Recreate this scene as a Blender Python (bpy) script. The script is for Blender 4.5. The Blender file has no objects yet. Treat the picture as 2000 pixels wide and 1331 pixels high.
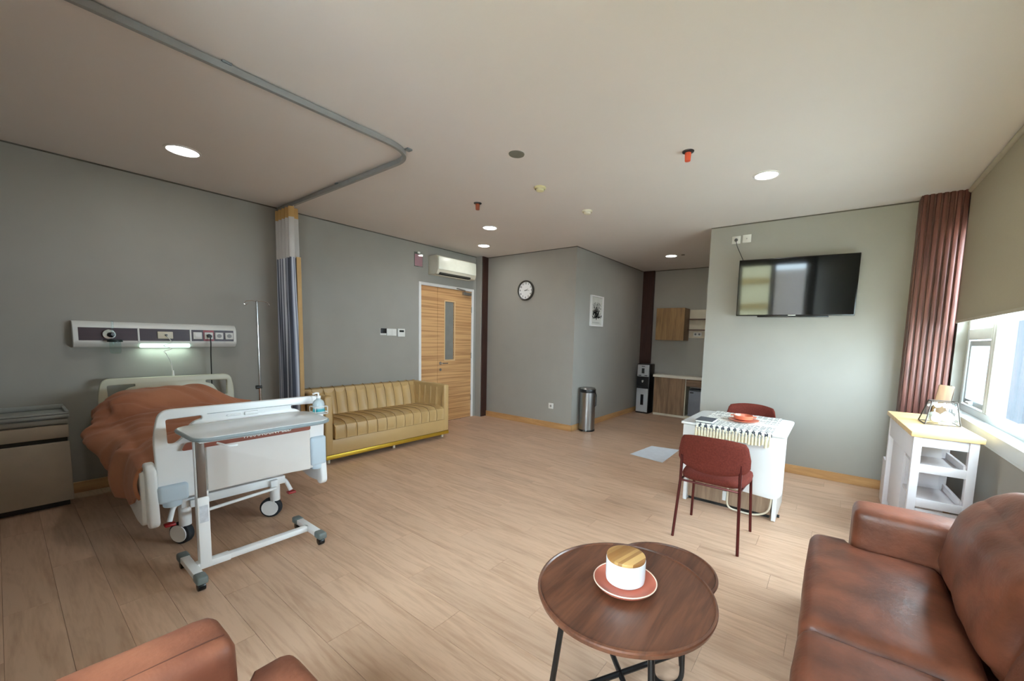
import bpy, bmesh, math, random
from mathutils import Vector, Matrix, noise
random.seed(7)
sc = bpy.context.scene
COL = sc.collection
PI = math.pi

# ------------------------------------------------------------------ camera
def make_camera():
    cd = bpy.data.cameras.new('camera'); co = bpy.data.objects.new('camera', cd); COL.objects.link(co)
    a0, a1, a2, f, cx, cy = (-0.6358620778952567, 0.09308400493831478, 0.026719977591860414, 782.4332105598215, 1050.6056546361172, 732.7421534906347)
    Ry = Matrix(((math.cos(a0), 0, -math.sin(a0)), (0, 1, 0), (math.sin(a0), 0, math.cos(a0))))
    Rx = Matrix(((1, 0, 0), (0, math.cos(a1), -math.sin(a1)), (0, math.sin(a1), math.cos(a1))))
    Rz = Matrix(((math.cos(a2), -math.sin(a2), 0), (math.sin(a2), math.cos(a2), 0), (0, 0, 1)))
    M = Rz @ Rx @ Ry
    w = lambda r: Vector((r[0], r[2], -r[1]))
    right, up, back = w(M[0]), -w(M[1]), -w(M[2])
    m = Matrix((right, up, back)).transposed().to_4x4(); m.translation = (0, 0, 1.45)
    co.matrix_world = m
    cd.sensor_width = 36; cd.lens = f * 36 / 2000
    cd.shift_x = (1000 - cx) / 2000; cd.shift_y = (cy - 665.5) / 2000
    cd.clip_start = 0.02; cd.clip_end = 200
    sc.camera = co
make_camera()

# ------------------------------------------------------------------ light and exposure
SKY = 22.0
wd = bpy.data.worlds.new('sky'); sc.world = wd; wd.use_nodes = True
nt = wd.node_tree; nt.nodes.clear()
_o = nt.nodes.new('ShaderNodeOutputWorld'); _b = nt.nodes.new('ShaderNodeBackground')
_t = nt.nodes.new('ShaderNodeTexCoord'); _s = nt.nodes.new('ShaderNodeSeparateXYZ'); _r = nt.nodes.new('ShaderNodeValToRGB')
nt.links.new(_t.outputs['Generated'], _s.inputs[0]); nt.links.new(_s.outputs['Z'], _r.inputs[0])
_r.color_ramp.elements[0].position = 0.0; _r.color_ramp.elements[0].color = (0.76, 0.885, 1.0, 1)
_r.color_ramp.elements[1].position = 1.0; _r.color_ramp.elements[1].color = (0.80, 0.91, 1.0, 1)
nt.links.new(_r.outputs[0], _b.inputs[0]); nt.links.new(_b.outputs[0], _o.inputs[0]); _b.inputs[1].default_value = SKY
sc.view_settings.view_transform = 'Standard'; sc.view_settings.look = 'None'
sc.view_settings.gamma = 1.0; sc.view_settings.use_curve_mapping = False
sc.view_settings.exposure = 0.55
sc.cycles.max_bounces = 10; sc.cycles.diffuse_bounces = 6; sc.cycles.transparent_max_bounces = 12
sc.cycles.sample_clamp_indirect = 6.0
sc.cycles.caustics_reflective = False; sc.cycles.caustics_refractive = False
def portal(loc, rot, sx, sy):
    ld = bpy.data.lights.new('window_portal', 'AREA'); ld.shape = 'RECTANGLE'; ld.size = sx; ld.size_y = sy
    ld.cycles.is_portal = True
    lo = bpy.data.objects.new('window_portal', ld); COL.objects.link(lo); lo.location = loc; lo.rotation_euler = rot
LAMP_W = 2.6

# ------------------------------------------------------------------ helpers
def lin(c):
    out = []
    for v in c[:3]:
        v = v / 255
        out.append(v / 12.92 if v <= 0.04045 else ((v + 0.055) / 1.055) ** 2.4)
    return (out[0], out[1], out[2], 1)
MATS = {}
def M(name, col, rough=0.6, metal=0.0, var=0.06, vs=6.0, bump=0.0, bs=60.0, spec=0.5, sheen=0.0, emit=None, es=0.0, coat=0.0, stretch=(1, 1, 1), alpha=1.0, trans=0.0, col2=None):
    if name in MATS: return MATS[name]
    m = bpy.data.materials.new(name); m.use_nodes = True; t = m.node_tree; n = t.nodes; b = n['Principled BSDF']
    tc = n.new('ShaderNodeTexCoord'); mp = n.new('ShaderNodeMapping'); mp.inputs['Scale'].default_value = stretch
    t.links.new(tc.outputs['Object'], mp.inputs[0])
    nz = n.new('ShaderNodeTexNoise'); nz.inputs['Scale'].default_value = vs; nz.inputs['Detail'].default_value = 5
    t.links.new(mp.outputs[0], nz.inputs['Vector'])
    rp = n.new('ShaderNodeValToRGB'); c = lin(col)
    d = lin(col2) if col2 else tuple(max(0, v * (1 - var)) for v in c[:3]) + (1,)
    e = c if col2 else tuple(min(1, v * (1 + var)) for v in c[:3]) + (1,)
    rp.color_ramp.elements[0].color = d; rp.color_ramp.elements[1].color = e
    rp.color_ramp.elements[0].position = 0.33; rp.color_ramp.elements[1].position = 0.67
    t.links.new(nz.outputs['Fac'], rp.inputs[0]); t.links.new(rp.outputs[0], b.inputs['Base Color'])
    b.inputs['Roughness'].default_value = rough; b.inputs['Metallic'].default_value = metal
    b.inputs['Specular IOR Level'].default_value = spec
    if sheen: b.inputs['Sheen Weight'].default_value = sheen
    if coat: b.inputs['Coat Weight'].default_value = coat
    if trans: b.inputs['Transmission Weight'].default_value = trans
    if alpha < 1: b.inputs['Alpha'].default_value = alpha
    if emit: b.inputs['Emission Color'].default_value = lin(emit); b.inputs['Emission Strength'].default_value = es
    if bump:
        n2 = n.new('ShaderNodeTexNoise'); n2.inputs['Scale'].default_value = bs; n2.inputs['Detail'].default_value = 4
        t.links.new(mp.outputs[0], n2.inputs['Vector'])
        bp = n.new('ShaderNodeBump'); bp.inputs['Strength'].default_value = bump; bp.inputs['Distance'].default_value = 0.004
        t.links.new(n2.outputs['Fac'], bp.inputs['Height']); t.links.new(bp.outputs[0], b.inputs['Normal'])
    MATS[name] = m
    return m
def wood(name, c1, c2, axis='X', scale=1.0, rough=0.5, fine=0.35, world=False, coat=0.0):
    if name in MATS: return MATS[name]
    m = bpy.data.materials.new(name); m.use_nodes = True; t = m.node_tree; n = t.nodes; b = n['Principled BSDF']
    tc = n.new('ShaderNodeTexCoord'); mp = n.new('ShaderNodeMapping')
    s = {'X': (0.9, 11, 11), 'Y': (11, 0.9, 11), 'Z': (11, 11, 0.9)}[axis]
    mp.inputs['Scale'].default_value = tuple(v * scale for v in s)
    t.links.new(tc.outputs['Object'], mp.inputs[0])
    n1 = n.new('ShaderNodeTexNoise'); n1.inputs['Scale'].default_value = 1.6; n1.inputs['Detail'].default_value = 6; n1.inputs['Distortion'].default_value = 1.1
    t.links.new(mp.outputs[0], n1.inputs['Vector'])
    n2 = n.new('ShaderNodeTexNoise'); n2.inputs['Scale'].default_value = 9; n2.inputs['Detail'].default_value = 3
    t.links.new(mp.outputs[0], n2.inputs['Vector'])
    mx = n.new('ShaderNodeMath'); mx.operation = 'MULTIPLY_ADD'; mx.inputs[1].default_value = fine
    t.links.new(n2.outputs['Fac'], mx.inputs[0]); t.links.new(n1.outputs['Fac'], mx.inputs[2])
    rp = n.new('ShaderNodeValToRGB'); rp.color_ramp.elements[0].color = lin(c2); rp.color_ramp.elements[1].color = lin(c1)
    rp.color_ramp.elements[0].position = 0.45; rp.color_ramp.elements[1].position = 0.85
    t.links.new(mx.outputs[0], rp.inputs[0]); t.links.new(rp.outputs[0], b.inputs['Base Color'])
    b.inputs['Roughness'].default_value = rough
    if coat: b.inputs['Coat Weight'].default_value = coat
    bp = n.new('ShaderNodeBump'); bp.inputs['Strength'].default_value = 0.15; bp.inputs['Distance'].default_value = 0.002
    t.links.new(mx.outputs[0], bp.inputs['Height']); t.links.new(bp.outputs[0], b.inputs['Normal'])
    MATS[name] = m
    return m
def glassmat(name, tint=(0.93, 0.97, 0.97), refl=0.12):
    if name in MATS: return MATS[name]
    m = bpy.data.materials.new(name); m.use_nodes = True; t = m.node_tree; n = t.nodes; n.clear()
    o = n.new('ShaderNodeOutputMaterial'); tr = n.new('ShaderNodeBsdfTransparent'); gl = n.new('ShaderNodeBsdfGlossy'); mx = n.new('ShaderNodeMixShader')
    lw = n.new('ShaderNodeLayerWeight'); lw.inputs[0].default_value = 0.5
    fr = n.new('ShaderNodeMath'); fr.operation = 'POWER'; fr.inputs[1].default_value = 4.5; t.links.new(lw.outputs['Facing'], fr.inputs[0])
    mul = n.new('ShaderNodeMath'); mul.operation = 'MULTIPLY_ADD'; mul.inputs[1].default_value = .75; mul.inputs[2].default_value = refl * 0.2
    tr.inputs[0].default_value = (*tint, 1); gl.inputs['Roughness'].default_value = 0.02
    t.links.new(fr.outputs[0], mul.inputs[0]); t.links.new(mul.outputs[0], mx.inputs[0])
    t.links.new(tr.outputs[0], mx.inputs[1]); t.links.new(gl.outputs[0], mx.inputs[2]); t.links.new(mx.outputs[0], o.inputs[0])
    MATS[name] = m
    return m

class G:
    """collects shapes into one bmesh"""
    def __init__(s): s.bm = bmesh.new()
    def _merge(s, b2):
        me = bpy.data.meshes.new('tmp'); b2.to_mesh(me); b2.free(); s.bm.from_mesh(me); bpy.data.meshes.remove(me)
        return s
    def box(s, x0, x1, y0, y1, z0, z1, bev=0.0, seg=2, rot=None, cen=None):
        b = bmesh.new(); bmesh.ops.create_cube(b, size=1)
        sx, sy, sz = abs(x1 - x0), abs(y1 - y0), abs(z1 - z0)
        for v in b.verts: v.co = Vector((v.co.x * sx, v.co.y * sy, v.co.z * sz))
        if bev: bmesh.ops.bevel(b, geom=b.edges[:], offset=min(bev, sx * .49, sy * .49, sz * .49), segments=seg, profile=0.5, affect='EDGES')
        c = Vector(((x0 + x1) / 2, (y0 + y1) / 2, (z0 + z1) / 2))
        if rot: bmesh.ops.rotate(b, verts=b.verts, matrix=rot, cent=(0, 0, 0))
        bmesh.ops.translate(b, verts=b.verts, vec=c)
        return s._merge(b)
    def cyl(s, p0, p1, r0, r1=None, n=20, bev=0.0):
        r1 = r0 if r1 is None else r1
        p0, p1 = Vector(p0), Vector(p1); d = p1 - p0; L = d.length
        b = bmesh.new(); bmesh.ops.create_cone(b, cap_ends=True, cap_tris=False, segments=n, radius1=r0, radius2=r1, depth=L)
        if bev:
            es = [e for e in b.edges if len(e.link_faces) == 2 and e.calc_face_angle() > 1.0]
            bmesh.ops.bevel(b, geom=es, offset=bev, segments=2, profile=0.5, affect='EDGES')
        q = Vector((0, 0, 1)).rotation_difference(d.normalized())
        bmesh.ops.rotate(b, verts=b.verts, matrix=q.to_matrix(), cent=(0, 0, 0))
        bmesh.ops.translate(b, verts=b.verts, vec=(p0 + p1) / 2)
        return s._merge(b)
    def sph(s, c, r, n=16, sc_=(1, 1, 1)):
        b = bmesh.new(); bmesh.ops.create_uvsphere(b, u_segments=n, v_segments=max(6, n // 2), radius=r)
        for v in b.verts: v.co = Vector((v.co.x * sc_[0] + c[0], v.co.y * sc_[1] + c[1], v.co.z * sc_[2] + c[2]))
        return s._merge(b)
    def tube(s, pts, r, n=10, closed=False, fillet=0.0):
        pts = [Vector(p) for p in pts]
        if fillet: pts = rounded(pts, fillet, closed)
        b = s.bm; N = len(pts); rings = []
        T0 = None; nrm = None
        for i, p in enumerate(pts):
            if closed: t = (pts[(i + 1) % N] - pts[i - 1]).normalized()
            else: t = (pts[min(i + 1, N - 1)] - pts[max(i - 1, 0)]).normalized()
            if nrm is None:
                a = Vector((0, 0, 1)) if abs(t.z) < 0.9 else Vector((1, 0, 0)); nrm = t.cross(a).normalized()
            else:
                nrm = (T0.rotation_difference(t)) @ nrm; nrm = (nrm - t * nrm.dot(t)).normalized()
            bn = t.cross(nrm); T0 = t
            rings.append([b.verts.new(p + (nrm * math.cos(2 * PI * k / n) + bn * math.sin(2 * PI * k / n)) * r) for k in range(n)])
        R = list(range(N if closed else N - 1))
        for i in R:
            A, B = rings[i], rings[(i + 1) % N]
            for k in range(n): b.faces.new((A[k], A[(k + 1) % n], B[(k + 1) % n], B[k]))
        if not closed: b.faces.new(rings[0][::-1]); b.faces.new(rings[-1])
        return s
    def lathe(s, prof, c, n=32, axis='Z'):
        b = bmesh.new(); rings = []
        for r, z in prof:
            if r < 1e-6: rings.append([b.verts.new((0, 0, z))])
            else: rings.append([b.verts.new((r * math.cos(2 * PI * k / n), r * math.sin(2 * PI * k / n), z)) for k in range(n)])
        for A, B in zip(rings[:-1], rings[1:]):
            for k in range(n):
                k2 = (k + 1) % n
                if len(A) == 1 and len(B) == 1: continue
                if len(A) == 1: b.faces.new((A[0], B[k], B[k2]))
                elif len(B) == 1: b.faces.new((A[k], B[0], A[k2]))
                else: b.faces.new((A[k], B[k], B[k2], A[k2]))
        rot = {'Z': Matrix.Identity(3), 'Y': Matrix.Rotation(PI / 2, 3, 'X'), 'X': Matrix.Rotation(PI / 2, 3, 'Y')}[axis]
        bmesh.ops.rotate(b, verts=b.verts, matrix=rot, cent=(0, 0, 0)); bmesh.ops.translate(b, verts=b.verts, vec=c)
        bmesh.ops.recalc_face_normals(b, faces=b.faces)
        return s._merge(b)
    def grid(s, fn, nu, nv, wrapu=False):
        b = s.bm; V = [[b.verts.new(fn(i / nu, j / nv)) for j in range(nv + 1)] for i in range(nu + (0 if wrapu else 1))]
        for i in range(nu):
            i2 = (i + 1) % len(V)
            for j in range(nv): b.faces.new((V[i][j], V[i2][j], V[i2][j + 1], V[i][j + 1]))
        return s
    def plate(s, outer, holes, thick, frame, bev=0.004):
        """flat board with holes; outer/holes in 2D, frame maps (u, v, w) to 3D"""
        cu = bpy.data.curves.new('tmp', 'CURVE'); cu.dimensions = '2D'; cu.fill_mode = 'BOTH'; cu.extrude = max(thick / 2 - bev, 0.0005); cu.bevel_depth = bev; cu.bevel_resolution = 2
        for poly in [outer] + list(holes):
            sp = cu.splines.new('POLY'); sp.points.add(len(poly) - 1); sp.use_cyclic_u = True
            for p, q in zip(sp.points, poly): p.co = (q[0], q[1], 0, 1)
        ob = bpy.data.objects.new('tmp', cu); COL.objects.link(ob)
        dg = bpy.context.evaluated_depsgraph_get(); me = bpy.data.meshes.new_from_object(ob.evaluated_get(dg))
        b = bmesh.new(); b.from_mesh(me); bpy.data.objects.remove(ob); bpy.data.curves.remove(cu); bpy.data.meshes.remove(me)
        for v in b.verts: v.co = frame(v.co.x, v.co.y, v.co.z)
        bmesh.ops.remove_doubles(b, verts=b.verts, dist=1e-5); bmesh.ops.recalc_face_normals(b, faces=b.faces)
        return s._merge(b)
    def cushion(s, x0, x1, y0, y1, z0, z1, r=0.04, puff=0.02, n=14, wr=0.004, seed=0, sides=0.5):
        b = bmesh.new(); bmesh.ops.create_cube(b, size=2)
        bmesh.ops.subdivide_edges(b, edges=b.edges[:], cuts=n, use_grid_fill=True)
        h = Vector(((x1 - x0) / 2, (y1 - y0) / 2, (z1 - z0) / 2)); c = Vector(((x0 + x1) / 2, (y0 + y1) / 2, (z0 + z1) / 2))
        r = min(r, *h)
        for v in b.verts:
            u = v.co.copy()
            u = Vector([math.copysign(1 - (1 - abs(a)) ** 1.35, a) for a in u])
            p = Vector((u.x * h.x, u.y * h.y, u.z * h.z)); q = Vector([max(-(h[i] - r), min(h[i] - r, p[i])) for i in range(3)])
            d = p - q; nn = d.normalized() if d.length > 1e-9 else Vector((0, 0, 0)); p = q + nn * r
            fz = (1 - u.x ** 2) * (1 - u.y ** 2); fx = (1 - u.y ** 2) * (1 - u.z ** 2); fy = (1 - u.x ** 2) * (1 - u.z ** 2)
            p += Vector((nn.x * fx * sides, nn.y * fy * sides, nn.z * fz)) * puff * 1.0
            w = noise.noise((p + c) * 7 + Vector((seed, 0, 0))) * wr + noise.noise((p + c) * 19 + Vector((0, seed, 0))) * wr * 0.4
            v.co = c + p + nn * w
        return s._merge(b)

def rounded(pts, r, closed=False, seg=6):
    out = []; N = len(pts)
    for i, p in enumerate(pts):
        if not closed and (i == 0 or i == N - 1): out.append(p); continue
        a, b = pts[i - 1], pts[(i + 1) % N]; da, db = (a - p), (b - p)
        ra = min(r, da.length * .49, db.length * .49); A = p + da.normalized() * ra; B = p + db.normalized() * ra
        for k in range(seg + 1):
            t = k / seg; out.append(A * (1 - t) ** 2 + p * 2 * t * (1 - t) + B * t * t)
    return out
def rpoly(pts, r, seg=6):
    """2D polygon with rounded corners; r may be a list"""
    P = [Vector((x, y, 0)) for x, y in pts]; out = []; N = len(P)
    for i, p in enumerate(P):
        rr = r[i] if isinstance(r, (list, tuple)) else r
        if rr <= 0: out.append((p.x, p.y)); continue
        a, b = P[i - 1], P[(i + 1) % N]; da, db = a - p, b - p; ra = min(rr, da.length * .49, db.length * .49)
        A = p + da.normalized() * ra; B = p + db.normalized() * ra
        for k in range(seg + 1):
            t = k / seg; q = A * (1 - t) ** 2 + p * 2 * t * (1 - t) + B * t * t; out.append((q.x, q.y))
    return out

WM = {}
def tag(o, label=None, cat=None, group=None, kind=None):
    if label: o['label'] = label
    if cat: o['category'] = cat
    if group: o['group'] = group
    if kind: o['kind'] = kind
    return o
def thing(name, label, cat, loc=(0, 0, 0), rot=(0, 0, 0), group=None, kind=None):
    o = bpy.data.objects.new(name, None); COL.objects.link(o); o.location = loc; o.rotation_euler = rot
    o.empty_display_size = 0.05
    m = Matrix.LocRotScale(Vector(loc), __import__('mathutils').Euler(rot), None); WM[o.name] = m
    return tag(o, label, cat, group, kind)
def mk(name, g, mat, parent=None, local=False, smooth=True, label=None, ang=0.6):
    bm = g.bm
    bm.normal_update()
    for f in bm.faces: f.smooth = smooth
    if smooth:
        for e in bm.edges:
            if len(e.link_faces) == 2 and e.calc_face_angle(0) > ang: e.smooth = False
    me = bpy.data.meshes.new(name); bm.to_mesh(me); bm.free()
    mats = mat if isinstance(mat, (list, tuple)) else [mat]
    for x in mats: me.materials.append(x)
    o = bpy.data.objects.new(name, me); COL.objects.link(o)
    if parent:
        o.parent = parent
        if not local: me.transform(WM[parent.name].inverted())
        WM[o.name] = WM[parent.name]
    else:
        xs = [v.co for v in me.vertices]
        lo = Vector([min(v[i] for v in xs) for i in range(3)]); hi = Vector([max(v[i] for v in xs) for i in range(3)])
        c = Vector(((lo.x + hi.x) / 2, (lo.y + hi.y) / 2, lo.z)); me.transform(Matrix.Translation(-c)); o.location = c
        WM[o.name] = Matrix.Translation(c)
    if label: o['label'] = label
    return o
def single(name, g, mat, label, cat, group=None, **k):
    return tag(mk(name, g, mat, **k), label, cat, group)
def struct(name, g, mat, label=None, cat='wall', parent=None, **k):
    o = mk(name, g, mat, parent, **k)
    if not parent: tag(o, label, cat, None, 'structure')
    return o
def copytree(o, loc=None, rot=None, label=None):
    c = o.copy(); COL.objects.link(c); WM[c.name] = WM[o.name]
    if loc is not None: c.location = loc
    if rot is not None: c.rotation_euler = rot
    if label: c['label'] = label
    for ch in [x for x in bpy.data.objects if x.parent == o]:
        d = ch.copy(); COL.objects.link(d); d.parent = c
        for gg in [x for x in bpy.data.objects if x.parent == ch]:
            e = gg.copy(); COL.objects.link(e); e.parent = d
    return c
def text_mesh(txt, size, frame, extrude=0.0006, align='CENTER', bold=False):
    cu = bpy.data.curves.new('tmp', 'FONT'); cu.body = txt; cu.size = size; cu.align_x = align; cu.align_y = 'CENTER'; cu.extrude = extrude
    if bold: cu.offset = size * 0.02
    cu.resolution_u = 3
    ob = bpy.data.objects.new('tmp', cu); COL.objects.link(ob)
    dg = bpy.context.evaluated_depsgraph_get(); me = bpy.data.meshes.new_from_object(ob.evaluated_get(dg))
    g = G(); g.bm.from_mesh(me); bpy.data.objects.remove(ob); bpy.data.curves.remove(cu); bpy.data.meshes.remove(me)
    for v in g.bm.verts: v.co = frame(v.co.x, v.co.y, v.co.z)
    return g

# ------------------------------------------------------------------ dimensions
XL, XR, YF, C = -5.20, 0.86, 5.28, 2.834
XK, XT, YK, YB = -3.23, -1.325, 7.93, -1.3
XP2 = -1.66

# ------------------------------------------------------------------ materials of the room
wallm = M('grey_wall_paint', (156, 153, 146), 0.85, var=0.02, vs=3, bump=0.05, bs=300)
ceilm = M('white_ceiling_paint', (224, 218, 214), 0.9, var=0.01, vs=2)
basem = wood('oak_skirting', (206, 160, 106), (172, 126, 78), 'X', 0.7, 0.45)
basemy = wood('oak_skirting_side', (206, 160, 106), (172, 126, 78), 'Y', 0.7, 0.45)
slatm = wood('dark_red_wood_panel', (116, 70, 60), (72, 38, 32), 'Z', 1.2, 0.42)
darkw = wood('dark_brown_wood_strip', (64, 36, 26), (44, 22, 16), 'Z', 1.2, 0.45)
white = M('white_plastic', (226, 226, 222), 0.4, var=0.02)
whitem = M('white_lacquer', (232, 230, 228), 0.35, var=0.015)
alum = M('white_window_frame', (222, 228, 230), 0.4, var=0.02)
black = M('black_plastic', (16, 16, 17), 0.4, var=0.1)
chrome = M('chrome', (200, 200, 200), 0.18, 1.0, var=0.02)
steel = M('brushed_steel', (165, 165, 163), 0.3, 1.0, var=0.05, vs=20, stretch=(1, 1, 0.1))
greyp = M('grey_plastic', (120, 126, 128), 0.5, var=0.04)
def floor_material():
    m = bpy.data.materials.new('oak_vinyl_planks'); m.use_nodes = True; t = m.node_tree; n = t.nodes; b = n['Principled BSDF']; L = t.links.new
    ge = n.new('ShaderNodeNewGeometry'); sp = n.new('ShaderNodeSeparateXYZ'); L(ge.outputs['Position'], sp.inputs[0])
    def mth(op, a, b_=None, c=None):
        x = n.new('ShaderNodeMath'); x.operation = op
        for i, v in enumerate((a, b_, c)):
            if v is None: continue
            if isinstance(v, (int, float)): x.inputs[i].default_value = v
            else: L(v, x.inputs[i])
        return x.outputs[0]
    row = mth('FLOOR', mth('DIVIDE', mth('SUBTRACT', sp.outputs['Y'], 0.12), 0.18))
    off = mth('MULTIPLY', mth('FRACT', mth('MULTIPLY', row, 0.37)), 1.22)
    colx = mth('FLOOR', mth('DIVIDE', mth('ADD', sp.outputs['X'], off), 1.22))
    cb = n.new('ShaderNodeCombineXYZ'); L(row, cb.inputs[0]); L(colx, cb.inputs[1])
    wn = n.new('ShaderNodeTexWhiteNoise'); L(cb.outputs[0], wn.inputs[0])
    # grain, shifted for every plank
    vm = n.new('ShaderNodeVectorMath'); vm.operation = 'MULTIPLY'; vm.inputs[1].default_value = (1.3, 13, 1); L(ge.outputs['Position'], vm.inputs[0])
    va = n.new('ShaderNodeVectorMath'); va.operation = 'MULTIPLY_ADD'; va.inputs[1].default_value = (37, 19, 11); L(wn.outputs['Color'], va.inputs[0]); L(vm.outputs[0], va.inputs[2])
    g1 = n.new('ShaderNodeTexNoise'); g1.inputs['Scale'].default_value = 1.0; g1.inputs['Detail'].default_value = 5; g1.inputs['Distortion'].default_value = 1.6; L(va.outputs[0], g1.inputs['Vector'])
    g2 = n.new('ShaderNodeTexNoise'); g2.inputs['Scale'].default_value = 6; g2.inputs['Detail'].default_value = 4; L(va.outputs[0], g2.inputs['Vector'])
    f = mth('ADD', mth('MULTIPLY', g1.outputs['Fac'], 0.65), mth('MULTIPLY', g2.outputs['Fac'], 0.35))
    rp = n.new('ShaderNodeValToRGB'); rp.color_ramp.elements[0].color = lin((184, 149, 123)); rp.color_ramp.elements[1].color = lin((207, 173, 147))
    rp.color_ramp.elements[0].position = 0.33; rp.color_ramp.elements[1].position = 0.56; L(f, rp.inputs[0])
    hs = n.new('ShaderNodeHueSaturation'); L(rp.outputs[0], hs.inputs['Color']); L(mth('MULTIPLY_ADD', wn.outputs['Value'], 0.14, 0.93), hs.inputs['Value'])
    L(hs.outputs[0], b.inputs['Base Color']); b.inputs['Roughness'].default_value = 0.42; b.inputs['Specular IOR Level'].default_value = 0.4
    bp = n.new('ShaderNodeBump'); bp.inputs['Strength'].default_value = 0.12; bp.inputs['Distance'].default_value = 0.002; L(f, bp.inputs['Height']); L(bp.outputs[0], b.inputs['Normal'])
    return m
floorm = floor_material()

# ------------------------------------------------------------------ room shell
fl = struct('floor', G().box(XL - .1, XR + .1, YB - .1, YK + .1, -.12, -.004), M('dark_plank_joint', (140, 112, 90), 0.9), 'pale oak plank floor running under all the furniture', 'floor')
def plank_spans(row):
    off = (row * 0.37 % 1.0) * 1.22
    k = math.floor((XL + off) / 1.22); xs = []
    while True:
        a = k * 1.22 - off; b = a + 1.22
        if a >= XR: break
        xs.append((max(a, XL), min(b, XR))); k += 1
    return xs
far = G(); gap = 0.0007
r0 = math.floor((YB - 0.12) / 0.18)
for row in range(r0, math.ceil((YK - 0.12) / 0.18)):
    ya, yb = 0.12 + row * 0.18, 0.12 + (row + 1) * 0.18
    ya, yb = max(ya, YB), min(yb, YK)
    for a, b in plank_spans(row):
        if b - a < .02: continue
        if -0.1 < ya and yb < 4.4:
            struct('plank', G().box(a + gap, b - gap, ya + gap, yb - gap, -.004, 0), floorm, parent=fl, smooth=False)
        else:
            far.box(a + gap, b - gap, ya + gap, yb - gap, -.004, 0)
o = struct('far_planks', far, floorm, parent=fl, smooth=False); o['kind'] = 'stuff'
struct('ceiling', G().box(XL - .1, XR + .1, YB - .1, YK + .1, C, C + .1), ceilm, 'smooth off white plaster ceiling with round downlights', 'ceiling')
D1, D2, DZ = 3.905, 5.07, 2.26
struct('wall_left', G().box(XL - .1, XL, -.27, D1, 0, C).box(XL - .1, XL, D2, YF, 0, C).box(XL - .1, XL, D1, D2, DZ, C), wallm, 'long grey painted wall behind the hospital bed and yellow sofa')
struct('wall_far', G().box(XL - .1, XK, YF, YF + .12, 0, C).box(XL, -5.066, 5.125, YF, 0, C), wallm, 'grey painted wall carrying the round wall clock')
struct('wall_kitchen_side', G().box(XK - .1, XK, YF + .12, YK, 0, C), wallm, 'grey passage wall with the framed picture')
struct('wall_kitchen_back', G().box(XK - .1, XT + .14, YK, YK + .1, 0, C), wallm, 'grey wall behind the kitchenette cabinets')
struct('wall_tv', G().box(XT, XR + .02, YF, YF + .14, 0, C).box(XT, XT + .14, YF + .14, YK, 0, C), wallm, 'grey painted wall carrying the television')
W1A, W1B, SILL, HEAD = 2.5, 5.13, 0.91, 2.55
struct('wall_right', G().box(XR, XR + .18, YB, W1A, 0, C).box(XR, XR + .18, W1A, W1B, 0, SILL).box(XR, XR + .18, W1A, W1B, HEAD, C).box(XR, XR + .18, W1B, YF + .14, 0, C), wallm, 'grey painted window wall behind the trolley')
W2A, W2B = -1.5, 0.72
struct('wall_back', G().box(XP2, W2A, YB - .15, YB, 0, C).box(W2B, XR, YB - .15, YB, 0, C).box(W2A, W2B, YB - .15, YB, 0, 0.45).box(W2A, W2B, YB - .15, YB, 2.6, C), wallm, 'grey painted wall behind the camera with a window')
struct('wall_shade_blocker', G().box(XL, XP2, -.27, -.15, 0, C).box(XP2 - .12, XP2, YB, -.27, 0, C), wallm, 'unseen grey painted wall added to shade the bed from the back window')  # added out of view, keeps back window light off the bed wall
# skirting
h = .095
def bb(name, boxes, mat, label):
    g = G()
    for b in boxes: g.box(*b, bev=.003, seg=1)
    struct(name, g, mat, label, 'baseboard')
bb('baseboard_far', [(-5.058, XK + .014, YF - .014, YF, 0, h)], basem, 'light oak skirting board below the wall clock')
bb('baseboard_kitchen', [(XK, XK + .014, YF - .014, 7.86, 0, h)], basemy, 'light oak skirting board along the passage behind the bin')
bb('baseboard_tv', [(XT, .529, YF - .014, YF, 0, h)], basem, 'light oak skirting board below the television wall')
bb('baseboard_left', [(XL, XL + .014, -.15, D1 - .06, 0, h)], basemy, 'light oak skirting board behind the bed and yellow sofa')
bb('baseboard_right', [(XR - .014, XR, YB, 5.1, 0, h)], basemy, 'light oak skirting board below the window')
# flat strips coloured dark as the shade line where walls meet the ceiling
sgm = M('painted_gap_shade', (92, 88, 80), .9)
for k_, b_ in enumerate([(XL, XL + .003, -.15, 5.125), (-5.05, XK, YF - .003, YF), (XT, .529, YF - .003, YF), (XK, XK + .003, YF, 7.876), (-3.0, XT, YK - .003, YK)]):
    struct('trim_%d' % (k_ + 4), G().box(*b_, C - .012, C), sgm, 'thin strip coloured dark as the shade line along a wall top', 'trim')
# dark wood trims
struct('trim_1', G().box(-5.068, -5.05, 5.14, YF, 0, C, .002, 1), darkw, 'narrow dark red wood strip beside the door corner', 'trim')
t2 = struct('trim_2', G().box(.529, .842, 5.125, YF, 0, C, .002, 1), slatm, 'dark red slatted wood column beside the window', 'trim')
ns = 7; w = (.842 - .533) / ns
for k in range(ns):
    x = .533 + (k + .5) * w
    struct('slat', G().box(x - .0155, x + .0155, 5.103, 5.126, 0, C, .006, 2), slatm, parent=t2)
struct('trim_3', G().box(XK, -3.0, 7.876, YK, 0, C, .003, 1), darkw, 'dark red wood column behind the water dispenser', 'trim')

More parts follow.
